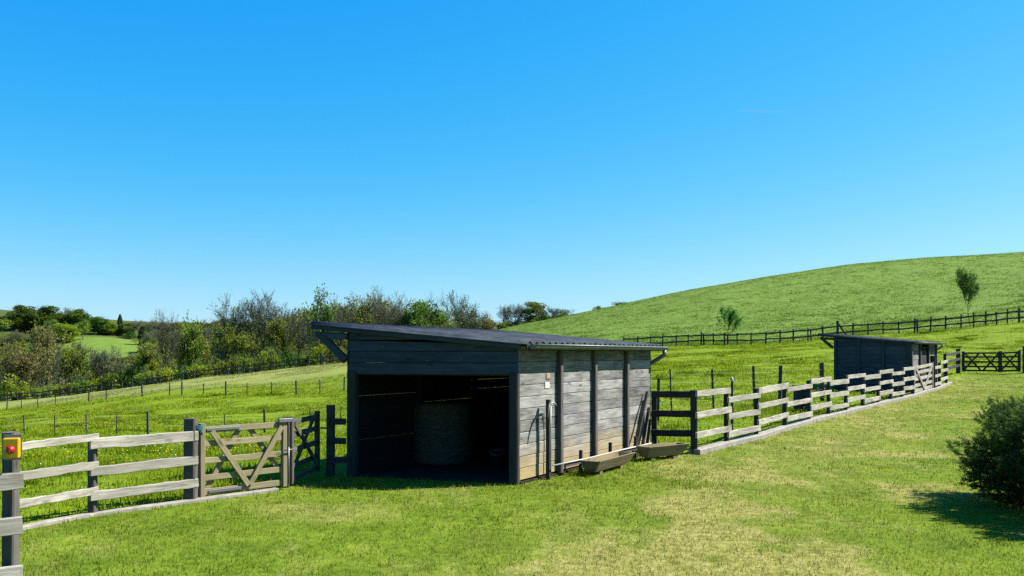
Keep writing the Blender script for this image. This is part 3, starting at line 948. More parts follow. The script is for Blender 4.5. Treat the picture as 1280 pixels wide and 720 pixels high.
def shed(label, FR, FL, BR, z0, eave, rise, over_hi, open_front, big):
    FR, FL, BR = (Vector((*p, z0)) for p in (FR, FL, BR))
    BL = FL + (BR - FR)
    S = thing('shed', FR, label, 'shed')
    e1 = (FL - FR); W = e1.length; e1.normalize()
    e2 = (BR - FR); Ln = e2.length; e2.normalize()
    nr = Vector((e2.y, -e2.x, 0))        # out of the right wall
    nf = Vector((e1.y, -e1.x, 0))
    if nf.y > 0: nf = -nf
    zr = lambda s: eave - .034 + rise * s / W          # underside of the roof at distance s from the right wall

    def pt(s, t, z): return FR + e1 * s + e2 * t + Vector((0, 0, z))
    # slab
    sl = [pt(-.02, .03, .02), pt(W + .02, .03, .02), pt(W + .02, Ln - .03, .02), pt(-.02, Ln - .03, .02)]
    V = [v - FR for v in sl] + [v - FR - Vector((0, 0, .25)) for v in sl]
    link('floor', mesh_from('floor', V, [(3, 2, 1, 0), (4, 5, 6, 7), (0, 1, 5, 4), (1, 2, 6, 5), (2, 3, 7, 6), (3, 0, 4, 7)]), M['floor'], S, Matrix.Translation(FR))
    # front wall, seen from outside runs FL -> FR
    fw = wall_frame(FL, FR - FL)
    lint = 1.39
    if open_front:
        bd = planks(W, lint, zr(W), zr(0), .152)
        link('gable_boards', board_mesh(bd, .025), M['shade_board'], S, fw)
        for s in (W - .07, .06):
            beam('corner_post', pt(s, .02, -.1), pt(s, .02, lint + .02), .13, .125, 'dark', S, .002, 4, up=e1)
        beam('lintel', pt(.11, .06, lint + .05), pt(W - .11, .06, lint + .05), .06, .13, 'dark', S, .002, 4)
        for s, z in ((.25, 1.66), (.30, 1.43), (.78, 1.60), (1.25, 1.57), (1.9, 1.75)):
            link('bolt', lathe_mesh([(.011, 0), (.009, .006), (.001, .008)], 8), M['galv'], S, Matrix.Translation(pt(s, 0, z) + nf * .004) @ nf.to_track_quat('Z', 'Y').to_matrix().to_4x4())
    else:
        bd = planks(W, .06, zr(W), zr(0), .152)
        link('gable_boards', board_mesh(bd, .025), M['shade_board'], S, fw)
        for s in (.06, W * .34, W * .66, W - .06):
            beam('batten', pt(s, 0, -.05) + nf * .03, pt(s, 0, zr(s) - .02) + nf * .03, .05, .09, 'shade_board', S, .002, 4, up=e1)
    # right wall FR -> BR
    rw = wall_frame(FR, e2)
    gapf = (lambda i: .004)
    bays = [0, .2386, .4845, .752, 1.0] if big else [0, .33, .66, 1.0]
    rb = []
    for i in range(len(bays) - 1):
        if not big and i == 1: continue
        rb += planks((bays[i + 1] - bays[i]) * Ln - .006, .04, zr(0) - .02, zr(0) - .02, .152, gapf, bays[i] * Ln + .003)
    link('right_wall', board_mesh(rb, .025), M['board'], S, rw)
    for k in bays[1:-1] + ([] if big else [0.02, .98]):
        s = k * Ln
        beam('batten', pt(0, s, -.08) + nr * .035, pt(0, s, zr(0) - .03) + nr * .035, .065, .085, 'post', S, .002, 5, up=e2)
    if not big:
        link('door', board_mesh([(bays[1] * Ln + .05, bays[2] * Ln - .05, .06, .06, 1.45, 1.45)], .03), M['dark'], S, rw @ Matrix.Translation((0, .01, 0)))
    # left and back walls, with gaps that let the light through
    rg = random.Random(5)
    gl = lambda i: (.0026 if rg.random() < .5 else .001)
    lw = wall_frame(BL, FL - BL)
    hb_ = Ln / 2
    lb = []
    for k in range(3):
        lb += planks(Ln / 3 - .004, .015, zr(W) - .02, zr(W) - .02, .152, gl, k * Ln / 3)
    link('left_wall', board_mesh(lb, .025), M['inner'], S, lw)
    bw = wall_frame(BR, BL - BR)
    bb = []
    for k in range(3):
        za = zr(W * k / 3) - .01; zb = zr(W * (k + 1) / 3) - .01
        bb += planks(W / 3 - .004, .015, za, zb, .152, gl, k * W / 3)
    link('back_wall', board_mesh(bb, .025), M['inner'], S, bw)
    for s, t in ((W - .08, Ln / 3), (W - .08, Ln * 2 / 3), (W * .33, Ln - .08), (W * .66, Ln - .08), (W - .09, Ln - .09), (.09, Ln - .09), (.07, Ln * .5)):
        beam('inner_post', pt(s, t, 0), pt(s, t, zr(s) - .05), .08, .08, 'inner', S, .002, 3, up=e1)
    # roof: corrugated sheet, waves across the slope
    ov, tf, tb = .155, -.10, .12
    nt_ = int((Ln - tf + tb) / .18 * 8)
    V, Fs = [], []
    for i in range(nt_ + 1):
        t = tf + (Ln - tf + tb) * i / nt_
        wv = .021 * math.cos(2 * math.pi * (t / .18)) + .004 * math.sin(i * 12.9898)
        for s in (-ov, W * .35, W * .7, W + over_hi):
            for dz in (0, -.012):
                V.append(pt(s, t, eave + rise * s / W + wv + dz) - FR)
    for i in range(nt_):
        for j in range(3):
            a = i * 8 + j * 2
            Fs.append((a, a + 8, a + 10, a + 2)); Fs.append((a + 1, a + 3, a + 11, a + 9))
        a = i * 8
        Fs.append((a, a + 1, a + 9, a + 8)); Fs.append((a + 6, a + 14, a + 15, a + 7))
    Fs += [(0, 2, 3, 1), (2, 4, 5, 3), (4, 6, 7, 5)]
    a = nt_ * 8
    Fs += [(a, a + 1, a + 3, a + 2), (a + 2, a + 3, a + 5, a + 4), (a + 4, a + 5, a + 7, a + 6)]
    link('roof', mesh_from('roof', V, Fs, True), M['roof'], S, Matrix.Translation(FR))
    dz = rise / W
    for t in (-.055, Ln * .33, Ln * .67, Ln + .05):
        h_ = .065
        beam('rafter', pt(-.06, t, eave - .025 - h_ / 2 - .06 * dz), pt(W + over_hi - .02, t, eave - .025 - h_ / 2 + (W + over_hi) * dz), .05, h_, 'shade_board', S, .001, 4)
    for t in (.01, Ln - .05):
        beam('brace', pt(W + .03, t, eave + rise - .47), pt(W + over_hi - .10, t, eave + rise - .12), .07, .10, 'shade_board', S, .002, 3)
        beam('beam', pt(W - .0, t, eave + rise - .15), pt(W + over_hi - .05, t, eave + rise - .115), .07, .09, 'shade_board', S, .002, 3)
    beam('added_eave_board', pt(-ov + .02, -.05, eave - .065), pt(-ov + .02, Ln + .08, eave - .065), .022, .085, 'dark', S, .001, 4)  # added to stop sunlight leaking between gutter and roof
    # gutter along the low edge
    go = -ov - .045
    pr = [(math.cos(math.pi + math.pi * i / 10), math.sin(math.pi + math.pi * i / 10)) for i in range(11)]
    R_, r_ = .055, .050
    prof = [(x * R_, y * R_) for x, y in pr] + [(x * r_, y * r_) for x, y in reversed(pr)]
    V, Fs = [], []
    for t in (-.02, Ln + .14):
        for (x, y) in prof: V.append(pt(go, t, eave - .045 + y) - e1 * x - FR)
    k = len(prof)
    for i in range(k): Fs.append((i, (i + 1) % k, (i + 1) % k + k, i + k))
    Fs.append(tuple(range(11))); Fs.append(tuple(reversed(range(k, k + 11))))
    gt = link('gutter', mesh_from('gutter', V, Fs), M['zinc'], S, Matrix.Translation(FR))
    tube('gutter_bead', [pt(go - .055, -.02, eave - .042), pt(go - .055, Ln + .14, eave - .042)], .011, 'zinc', gt, 6)
    tube('downpipe', [pt(go, Ln + .10, eave - .09), pt(go, Ln + .10, eave - .17), pt(go + .04, Ln + .10, eave - .20), pt(.0, Ln + .09, eave - .30), pt(.10, Ln + .08, eave - .36), pt(.12, Ln + .08, eave - .44), pt(.12, Ln + .08, .0)],
         .036, 'zinc', S, 10)
    return S, pt, nr, nf, e1, e2, W, Ln


FRp, FLp, BRp = (.0815, 11.2), (-.18727 * 11.95, 11.95), (2.40, 15.23)
SH, pt, nr, nf, e1, e2, W, Ln = shed('large open fronted dark timber shed with a sloping roof and weathered grey side wall', FRp, FLp, BRp, 0.0, 1.815, .225, .52, True, True)
SH2 = shed('small dark closed timber shed behind the far end of the pale fence', (13.8, 30.5), (11.74, 32.1), (16.06, 33.35), .36, 1.76, .24, .55, False, False)

# hay bale standing on end, inside
bc = at(553, 590, 13.35); bc.z = .02
prof = [(.02, 0), (.40, 0), (.435, .03)]
zz = .03
rb_ = random.Random(3)
while zz < .84:
    zz += .025
    prof.append((.437 + rb_.uniform(-.010, .010), zz))
prof += [(.42, .885), (.38, .90), (.02, .905)]
bl = thing('hay_bale', bc, 'round hay bale standing on end in the dark open shed', 'hay bale')
link('hay', lathe_mesh(prof, 40), M['bale'], bl, Matrix.Translation(bc))
for k, z_ in enumerate((.22, .47, .70)):
    link('twine_band', lathe_mesh([(.449, z_ - .006), (.454, z_), (.449, z_ + .006)], 40), M['twig'], bl, Matrix.Translation(bc))
# bucket
bk = at(622, 590, 12.6); bk.z = .02
bu = thing('bucket', bk, 'dark plastic bucket on the shed floor beside the right post', 'bucket')
link('body', lathe_mesh([(.085, 0), (.115, .26), (.122, .262), (.122, .275), (.112, .275), (.108, .25), (.08, .02), (.005, .015)], 24), M['bucket'], bu, Matrix.Translation(bk))
hd = [bk + Vector((.118 * math.cos(a), -.02 - .10 * math.sin(a), .25 - .05 * math.sin(a))) for a in np.linspace(0, math.pi, 12)]
tube('handle', hd, .005, 'galv', bu, 6)

# ------------------------------------------------------------------ tap post, pipe, notice on the side wall


def along(u, s):
    lo, hi = -1.0, Ln
    for _ in range(40):
        m_ = (lo + hi) / 2; p_ = pt(s, m_, 0)
        if p_.x / p_.y * F + 640 < u: lo = m_
        else: hi = m_
    return lo


tp = pt(-.11, along(685.5, -.11), 0)
ts = thing('tap_post', tp, 'dark standpipe post with a tap and black lever in front of the grey shed wall', 'tap post')
beam('post', tp + Vector((0, 0, -.1)), tp + Vector((0, 0, 1.05)), .055, .055, 'dark', ts, .002, 5, up=e2)
tube('water_pipe', [tp + e2 * .14 + nr * -.04, tp + e2 * .14 + nr * -.04 + Vector((0, 0, .96))], .010, 'galv', ts, 8)
tube('tap', [tp + e2 * .02 + Vector((0, 0, .99)), tp + e2 * .13 + Vector((0, 0, 1.0)), tp + e2 * .16 + nr * .02 + Vector((0, 0, .985)), tp + e2 * .165 + nr * .03 + Vector((0, 0, .95))], .012, 'galv', ts, 8)
tube('lever', [tp + Vector((0, 0, 1.04)) + nr * .03, tp - e2 * .10 + nr * .06 + Vector((0, 0, .97)), tp - e2 * .18 + nr * .08 + Vector((0, 0, .84)), tp - e2 * .20 + nr * .08 + Vector((0, 0, .76))], [.014, .02, .018, .012], 'black', ts, 8)
nx = pt(0, .168 * Ln, 1.235)
wf = wall_frame(nx, e2)
no = link('notice', box_mesh(.13, .006, .085, .002), M['white'], None, wf @ Matrix.Translation((0, -.006, 0)))
tag(no, 'small blank white notice fixed to the grey shed wall above the tap', 'notice')
no2 = link('notice', box_mesh(.11, .006, .075, .002), M['tan'], None, wf @ Matrix.Translation((.03, -.006, .125)))
tag(no2, 'faded tan notice on the grey shed wall above the white one', 'notice')

pipe0, pipe1 = at(691, 582, 11.62), at(816, 553.5, 14.45)
wp = thing('water_pipe', pipe0, 'long white water pipe held low on pegs along the grey shed wall', 'pipe')
tube('pipe', [pipe0, pipe0.lerp(pipe1, .3) + Vector((0, 0, -.01)), pipe0.lerp(pipe1, .65), pipe1], .010, 'white', wp, 8)
r0, r1 = pipe0.lerp(pipe1, .1), pipe0.lerp(pipe1, .97)
beam('rail', r0 + Vector((0, .05, -.045)), r1 + Vector((0, .05, -.045)), .03, .05, 'post', wp, .003, 8)
for k, hh in ((.26, .30), (.545, .33), (.82, .35)):
    p = pipe0.lerp(pipe1, k) + Vector((-.03, .05, 0)); p.z = 0
    beam('peg', p + Vector((0, 0, -.1)), p + Vector((0, 0, hh)), .045, .045, 'dark', wp, .003, 3, up=e2)


# ------------------------------------------------------------------ wooden troughs
def trough(label, base, d, L, w0, w1, h, lift):
    d = Vector((d[0], d[1], 0)).normalized(); s = Vector((d.y, -d.x, 0))      # s points to the lawn side
    base = Vector(base)
    o = thing('feeding_trough', base, label, 'trough', None)
    mw = Matrix((d, -s, Vector((0, 0, 1)))).transposed().to_4x4(); mw.translation = base + Vector((0, 0, lift))
    th = .03

    def hexa(name, P8):
        Fs = [(0, 3, 2, 1), (4, 5, 6, 7), (0, 1, 5, 4), (1, 2, 6, 5), (2, 3, 7, 6), (3, 0, 4, 7)]
        me = mesh_from(name, P8, Fs, plank=[random.random()] * 8)
        import bmesh
        bm = bmesh.new(); bm.from_mesh(me); bmesh.ops.recalc_face_normals(bm, faces=bm.faces[:])
        bmesh.ops.bevel(bm, geom=bm.edges[:], offset=.004, segments=1, affect='EDGES'); bm.to_mesh(me); bm.free()
        return link(name, me, M['trough'], o, mw)
    hw0, hw1 = w0 / 2, w1 / 2
    el = .13     # ends slope outwards
    for sg in (1, -1):
        hexa('side_board', [(.0, sg * hw0, 0), (L, sg * hw0, 0), (L, sg * (hw0 - th), 0), (.0, sg * (hw0 - th), 0),
                            (-el * .2, sg * hw1, h), (L + el, sg * hw1, h), (L + el, sg * (hw1 - th), h), (-el * .2, sg * (hw1 - th), h)])
    hexa('floor_board', [(.03, -hw0 + th, .0), (L - .03, -hw0 + th, .0), (L - .03, hw0 - th, .0), (.03, hw0 - th, .0),
                         (.02, -hw0 + th * .9, .03), (L - .02, -hw0 + th * .9, .03), (L - .02, hw0 - th * .9, .03), (.02, hw0 - th * .9, .03)])
    for x, e_ in ((0, -el * .2), (L - th, el)):
        hexa('end_board', [(x, -hw0 + th, .0), (x + th, -hw0 + th, .0), (x + th, hw0 - th, .0), (x, hw0 - th, .0),
                           (x + e_, -hw1 + th, h - .006), (x + th + e_, -hw1 + th, h - .006), (x + th + e_, hw1 - th, h - .006), (x + e_, hw1 - th, h - .006)])
    for x in (L * .18, L * .82):
        hexa('foot_block', [(x - .05, -hw0 * .9, -lift - .02), (x + .05, -hw0 * .9, -lift - .02), (x + .05, hw0 * .9, -lift - .02), (x - .05, hw0 * .9, -lift - .02),
                            (x - .05, -hw0 * .9, -.002), (x + .05, -hw0 * .9, -.002), (x + .05, hw0 * .9, -.002), (x - .05, hw0 * .9, -.002)])
    return o


trough('wooden trough on blocks nearer the tap, its dark end facing out', (1.075, 12.02, 0), (.495, .868), 1.15, .15, .31, .155, .045)
trough('wooden trough on blocks beside the short dark fence', (2.05, 13.70, 0.0), (.80, .60), .78, .17, .30, .17, .05)


# ------------------------------------------------------------------ far fences
def far_fence(label, us, Ys, rails, h, braced=(), doubled=()):
    root = ground(us[0], Ys[0])
    o = thing('rail_fence', root, label, 'fence')
    P = [ground(u, Y) for u, Y in zip(us, Ys)]
    r = random.Random(len(us))
    for i, p in enumerate(P):
        w = .22 if i in braced else r.uniform(.10, .15)
        hh = h * (1.25 if i in braced else r.uniform(.92, 1.08))
        ln = r.uniform(-.08, .08)
        beam('post', p + Vector((0, 0, -.3)), p + Vector((ln, 0, hh)), w, w, 'stake', o, .006, 3, up=Vector((0, 1, 0)))
        if i in braced:
            beam('brace', p + Vector((1.1, 0, -.1)), p + Vector((.1, 0, hh * .8)), .15, .15, 'stake', o, .005, 3)
        if i in doubled:
            beam('post', p + Vector((.35, .1, -.3)), p + Vector((.30, .1, hh * .9)), w, w, 'stake', o, .006, 3, up=Vector((0, 1, 0)))
    for i in range(len(P) - 1):
        a, b = P[i], P[i + 1]
        for k in rails:
            za = k * h + r.uniform(-.05, .05); zb = k * h + r.uniform(-.05, .05)
            m_ = (a + b) / 2; gm = g1(m_.x, m_.y)
            beam('rail', a + Vector((-.1, -.12, za)), b + Vector((.1, -.12, zb)), .08, .15, 'stake', o, .012, 4)
    return o


ru = [780, 797, 813, 828, 845, 860, 876, 892, 906, 922, 939, 957, 975, 992, 1010, 1029, 1047, 1066, 1085, 1104, 1124, 1143, 1163, 1182, 1201, 1217, 1232, 1246, 1259, 1274, 1290, 1306]
far_fence('long dark two rail fence running along the foot of the bare hill', ru, list(np.interp(ru, [780, 813, 939, 1085, 1259, 1310], [95.5, 94, 91, 88, 84, 83])), (.80, .36), 1.35, (16,), (6, 8, 14, 21))
lu = [-14, -2, 10, 22, 35, 48, 62, 75, 88, 101, 114, 127, 140, 153, 165, 178, 190, 200, 215, 229, 243, 257, 271, 285, 298, 312, 327, 342, 356, 370, 386, 401, 417, 434]
far_fence('long dark two rail fence at the edge of the wood beyond the left pasture', lu, list(np.interp(lu, [-14, 0, 75, 140, 200, 257, 312, 370, 417, 434], [130.5, 130, 127, 124, 120, 116, 112, 108, 105, 104])), (.78, .36), 1.25, (7, 16, 31))


def wire_fence(label, posts, wires, hgt, rad=.03, mat='stake'):
    P = []
    o = None
    for (u, Y, h_, thick) in posts:
        p = ground(u, Y)
        if o is None: o = thing('wire_fence', p, label, 'fence')
        P.append(p)
        beam('post', p + Vector((0, 0, -.2)), p + Vector((random.uniform(-.05, .05), 0, h_)), thick, thick, mat, o, .003, 3, up=Vector((0, 1, 0)))
    for k in wires:
        tube('wire', [p + Vector((0, -.04, hgt * k)) for p in P], rad, 'wire', o, 4)


wire_fence('low wire fence on thin stakes crossing the near pasture behind the gate',
           [(-10, 34.2, .8, .04), (31, 34, .78, .04), (68, 34, .75, .035), (108, 34, .80, .04), (146, 34, .76, .035), (185, 34, .92, .075), (235, 34, .8, .04), (282, 34.1, .80, .035), (331, 34.2, .95, .075), (388, 35.4, .9, .035), (425, 36, .8, .035)],
           (.9, .55), .75, .004)
wire_fence('distant wire fence on thin stakes along the pale strip of pasture',
           [(-12, 107, 1.05, .09), (8.6, 105, 1.0, .11), (27, 102, .9, .08), (47, 99, .95, .08), (69, 96, .9, .08), (111, 88, 1.1, .12), (133, 85, 1.0, .09), (178, 78, 1.2, .12), (212, 76.3, 1.15, .08), (227.6, 75.5, 1.2, .11), (254, 74.3, 1.0, .07),
            (282.6, 73, 1.15, .11), (309, 72, 1.0, .07), (339, 71.4, 1.05, .07), (370.6, 70.7, 1.15, .12), (400, 70, 1.1, .08), (430, 69.5, 1.1, .1)], (.85, .5), 1.0, .008)
wire_fence('wire mesh fence on dark leaning stakes behind the long pale fence',
           [(822, 19.8, .98, .06), (840, 21.5, 1.1, .035), (892.5, 22.3, 1.05, .05), (943.6, 23.2, 1.12, .06), (974, 24.0, 1.12, .085), (1028, 26.5, 1.15, .11)],
           (.95, .75, .55, .35, .15), 1.0, .002)
p = ground(915, 18.2)
sk = thing('fence_stake', p, 'single dark stake with a pale top just behind the long pale fence', 'stake')
beam('stake', p + Vector((0, 0, -.2)), p + Vector((0, 0, 1.0)), .045, .045, 'stake', sk, .003, 3, up=Vector((0, 1, 0)))
link('insulator', lathe_mesh([(.02, 0), (.03, .02), (.03, .06), (.02, .09), (.005, .1)], 12), M['white'], sk, Matrix.Translation(p + Vector((0, 0, 1.0))))


# ------------------------------------------------------------------ trees
def seg_mesh(segs, name):
    """segs: (p0, p1, r0, r1, sides)"""
    V, Fs = [], []
    for p0, p1, r0, r1, sd in segs:
        d = p1 - p0
        if d.length < 1e-5: continue
        d.normalize()
        n1 = d.cross(Vector((0, 0, 1)) if abs(d.z) < .95 else Vector((1, 0, 0))).normalized(); n2 = d.cross(n1)
        o = len(V)
        for p, r in ((p0, r0), (p1, r1)):
            for k in range(sd):
                a = 2 * math.pi * k / sd
                V.append(p + (n1 * math.cos(a) + n2 * math.sin(a)) * r)
        for k in range(sd):
            Fs.append((o + k, o + (k + 1) % sd, o + sd + (k + 1) % sd, o + sd + k))
    return mesh_from(name, V, Fs, True)


def grow(seed, levels=4, spread=.6, upw=.10, trunk=.30, r0=.022, wob=.16, fork=3):
    """a tree of about unit height; returns thick segments, thin twigs, twig points"""
    rg = random.Random(seed)
    thick, thin, tips = [], [], []

    def rv(): return Vector((rg.gauss(0, 1), rg.gauss(0, 1), rg.gauss(0, 1)))

    def branch(p, d, L, r, lev):
        k = 4 if lev == 0 else 3
        for i in range(k):
            d = (d + rv() * wob * (.5 if lev == 0 else 1) + Vector((0, 0, upw * (1 if lev else .3)))).normalized()
            q = p + d * L / k
            r1 = r * (.86 if lev == 0 else .78)
            (thick if lev < 2 else thin).append((p, q, r, r1, 7 if lev == 0 else 5 if lev == 1 else 3))
            p, r = q, r1
            if lev >= 2: tips.append(p.copy())
            if lev < levels and (i >= 1 or lev > 0) and rg.random() < (.75, .9, .85, .6, .55)[min(lev, 4)]:
                ax = d.cross(rv()).normalized()
                dd = (d * math.cos(spread * rg.uniform(.8, 1.3)) + ax * math.sin(spread * rg.uniform(.8, 1.3))).normalized()
                branch(p, dd, L * rg.uniform(.52, .75) * (1.1 if lev == 0 else 1), r * .62, lev + 1)
        if lev < levels:
            for _ in range(fork if lev == 0 else 2):
                ax = d.cross(rv()).normalized()
                dd = (d * math.cos(spread * .7) + ax * math.sin(spread * .7)).normalized()
                branch(p, dd, L * rg.uniform(.6, .8), r * .75, lev + 1)
        else: tips.append(p.copy())
    branch(Vector((0, 0, -.03)), Vector((rg.gauss(0, .04), rg.gauss(0, .04), 1)).normalized(), trunk, r0, 0)
    zs = max(s[1].z for s in thick + thin)
    rr = np.percentile([math.hypot(t.x, t.y) for t in tips], 92)
    sx = .36 / rr; sz = 1 / zs
    f = lambda v: Vector((v.x * sx, v.y * sx, v.z * sz))
    thick = [(f(a), f(b), c_, d_, e_) for a, b, c_, d_, e_ in thick]
    thin = [(f(a), f(b), max(c_, .0016), max(d_, .0012), e_) for a, b, c_, d_, e_ in thin]
    tips = [f(t) for t in tips]
    return thick, thin, tips


def leaf_mesh(P, size, name, seed, flat=0.0):
    """one small quad leaf clump at each point"""
    r = np.random.default_rng(seed)
    N = len(P)
    P = np.asarray(P)
    a = r.normal(0, 1, (N, 3)); a /= np.linalg.norm(a, axis=1)[:, None]
    b = r.normal(0, 1, (N, 3)); b -= a * (a * b).sum(1)[:, None]; b /= np.linalg.norm(b, axis=1)[:, None]
    s = size * r.uniform(.5, 1.3, N)[:, None]
    V = np.stack([P - a * s, P - b * s * .6, P + a * s, P + b * s * .6], 1).reshape(-1, 3)
    Fc = np.arange(N * 4).reshape(-1, 4)
    cl = fbm(P[:, 0] * 9 + P[:, 2] * 4, P[:, 1] * 9 - P[:, 2] * 5, seed, 2)      # tint drifts lighter and darker from clump to clump
    ti = np.repeat(np.clip((cl - .5) * 2.4 + r.normal(.5, .24, N), 0, 1), 4)
    return np_mesh(name, V, Fc, {'tint': ti})


PROTO = {}


def proto(kind, seed):
    key = (kind, seed)
    if key in PROTO: return PROTO[key]
    r = np.random.default_rng(seed * 7 + 1)
    rg = random.Random(seed)
    if kind in ('bare', 'bud', 'grey', 'brown', 'olive', 'airy'):
        th, tn_, tips = grow(seed, 5 if kind == 'bare' else 4, .66 if kind in ('bare', 'airy') else .66, .06, .30 if kind != 'airy' else .26, .027 if kind == 'bare' else .020, .17, 4)
        trunk = seg_mesh(th + tn_, 'trunk')
        T = np.array([tuple(t) for t in tips])
        nl = {'bare': 1700, 'bud': 3000, 'grey': 3200, 'brown': 4300, 'olive': 4600, 'airy': 3000}[kind]
        idx = r.integers(0, len(T), nl)
        L = T[idx] + r.normal(0, .022, (nl, 3))
        L = L[L[:, 2] > .12]
        crown = (None, None, leaf_mesh(L, {'bare': .008, 'bud': .013, 'grey': .012, 'brown': .017, 'olive': .0185, 'airy': .017}[kind], 'crown', seed))
        lm = {'bare': 'lf_airy', 'bud': 'lf_bright', 'grey': 'lf_grey', 'brown': 'lf_brown', 'olive': 'lf_olive', 'airy': 'lf_green'}[kind]
    elif kind in ('dark', 'green', 'bright'):
        th, tn_, tips = grow(seed, 3, .75, .05, .26, .022, .18)
        trunk = seg_mesh(th + tn_, 'trunk')
        pts = []
        nl = 52 if kind == 'dark' else 40
        for i in range(nl):
            u = r.uniform(-1, 1); ph = r.uniform(0, 2 * math.pi); q = r.uniform(.45, 1) ** .5
            cz_ = .47 + u * .42 * q; rr = .29 * math.sqrt(max(0, 1 - u * u)) * q
            c_ = np.array([rr * math.cos(ph), rr * math.sin(ph), cz_])
            k = r.integers(130, 260); rad = r.uniform(.09, .14)
            v = r.normal(0, 1, (k, 3)); v /= np.linalg.norm(v, axis=1)[:, None]
            pts.append(c_ + v * (rad * r.uniform(.55, 1.05, k) ** .6)[:, None] * np.array([1.15, 1.15, .85]))
        L = np.concatenate(pts)
        L = L[L[:, 2] > .01]
        crown = (None, None, leaf_mesh(L, .022 if kind == 'dark' else .020, 'crown', seed))
        lm = {'dark': 'lf_dark', 'green': 'lf_green', 'bright': 'lf_bright'}[kind]
    elif kind == 'cypress':
        trunk = seg_mesh([(Vector((0, 0, -.03)), Vector((0, 0, .9)), .02, .004, 6)], 'trunk')
        k = 2200
        zz_ = r.uniform(.06, 1, k); w_ = .11 * np.sin(np.clip(zz_, .05, 1) * math.pi * .93 + .15) ** .7 * r.uniform(.4, 1, k) ** .5
        ph = r.uniform(0, 2 * math.pi, k)
        crown = (None, None, leaf_mesh(np.stack([w_ * np.cos(ph), w_ * np.sin(ph), zz_], 1), .02, 'crown', seed))
        lm = 'lf_pine'
    elif kind in ('shrub_dark', 'shrub_bright', 'shrub_olive'):
        th, tn_, tips = grow(seed, 2, .9, .05, .30, .03, .2, 4)
        trunk = seg_mesh(th + tn_, 'trunk')
        pts = []
        for i in range(16):
            ph = r.uniform(0, 2 * math.pi); q = r.uniform(0, .5)
            c_ = np.array([q * math.cos(ph), q * math.sin(ph), r.uniform(.2, .75) * (1 - q * .6)])
            k = 110; v = r.normal(0, 1, (k, 3)); v /= np.linalg.norm(v, axis=1)[:, None]
            pts.append(c_ + v * (r.uniform(.1, .26) * r.uniform(.4, 1, k) ** .6)[:, None])
        L = np.concatenate(pts); L = L[L[:, 2] > .03]
        crown = (None, None, leaf_mesh(L, .035, 'crown', seed))
        lm = {'shrub_dark': 'lf_dark', 'shrub_bright': 'lf_bright', 'shrub_olive': 'lf_olive'}[kind]
    elif kind in ('sapling', 'sapling_bushy'):
        th, tn_, tips = grow(seed, 3, .38 if kind == 'sapling' else .55, .22, .34, .014, .10)
        trunk = seg_mesh(th + tn_, 'trunk')
        T = np.array([tuple(t) for t in tips]); T = T[T[:, 2] > .28]
        idx = r.integers(0, len(T), 4600); L = T[idx] + r.normal(0, .024, (4600, 3))
        crown = (None, None, leaf_mesh(L, .017, 'crown', seed)); lm = 'lf_sapling'
    for me in (trunk,): me.materials.append(M['bark'])
    if crown[1] is not None: crown[1].materials.append(M['twig'])
    crown[2].materials.append(M[lm])
    PROTO[key] = (trunk, crown)
    return PROTO[key]


def tree(kind, seed, u, vtop, Y, wpx, label, group, name=None, cat='tree', sink=0.0):
    p = ground(u, Y)
    ztop = EYE - (vtop - HZ) / F * Y
    H = max(ztop - p.z, 1.0)
    Wd = wpx / F * Y
    shr = kind.startswith('shrub')
    sx = Wd / (1.0 if shr else .74 if kind != 'cypress' else .24)
    nm = name or {'cypress': 'cypress_tree', 'bare': 'bare_tree', 'grey': 'bare_tree', 'bud': 'budding_tree', 'olive': 'budding_tree', 'brown': 'budding_tree'}.get(kind, 'shrub' if shr else 'sapling' if kind.startswith('sap') else 'leafy_tree')
    o = thing(nm, p, label, 'shrub' if shr else cat, group)
    o.rotation_euler = (0, 0, (seed * 1.7 + u * .37) % 6.28)
    o.scale = (sx, sx, H)
    tr, cr = proto(kind, seed)
    a = bpy.data.objects.new('trunk', tr); COL.objects.link(a); a.parent = o
    c_ = bpy.data.objects.new('crown', cr[2]); COL.objects.link(c_); c_.parent = o
    if cr[1] is not None:
        t_ = bpy.data.objects.new('twigs', cr[1]); COL.objects.link(t_); t_.parent = o
    return o


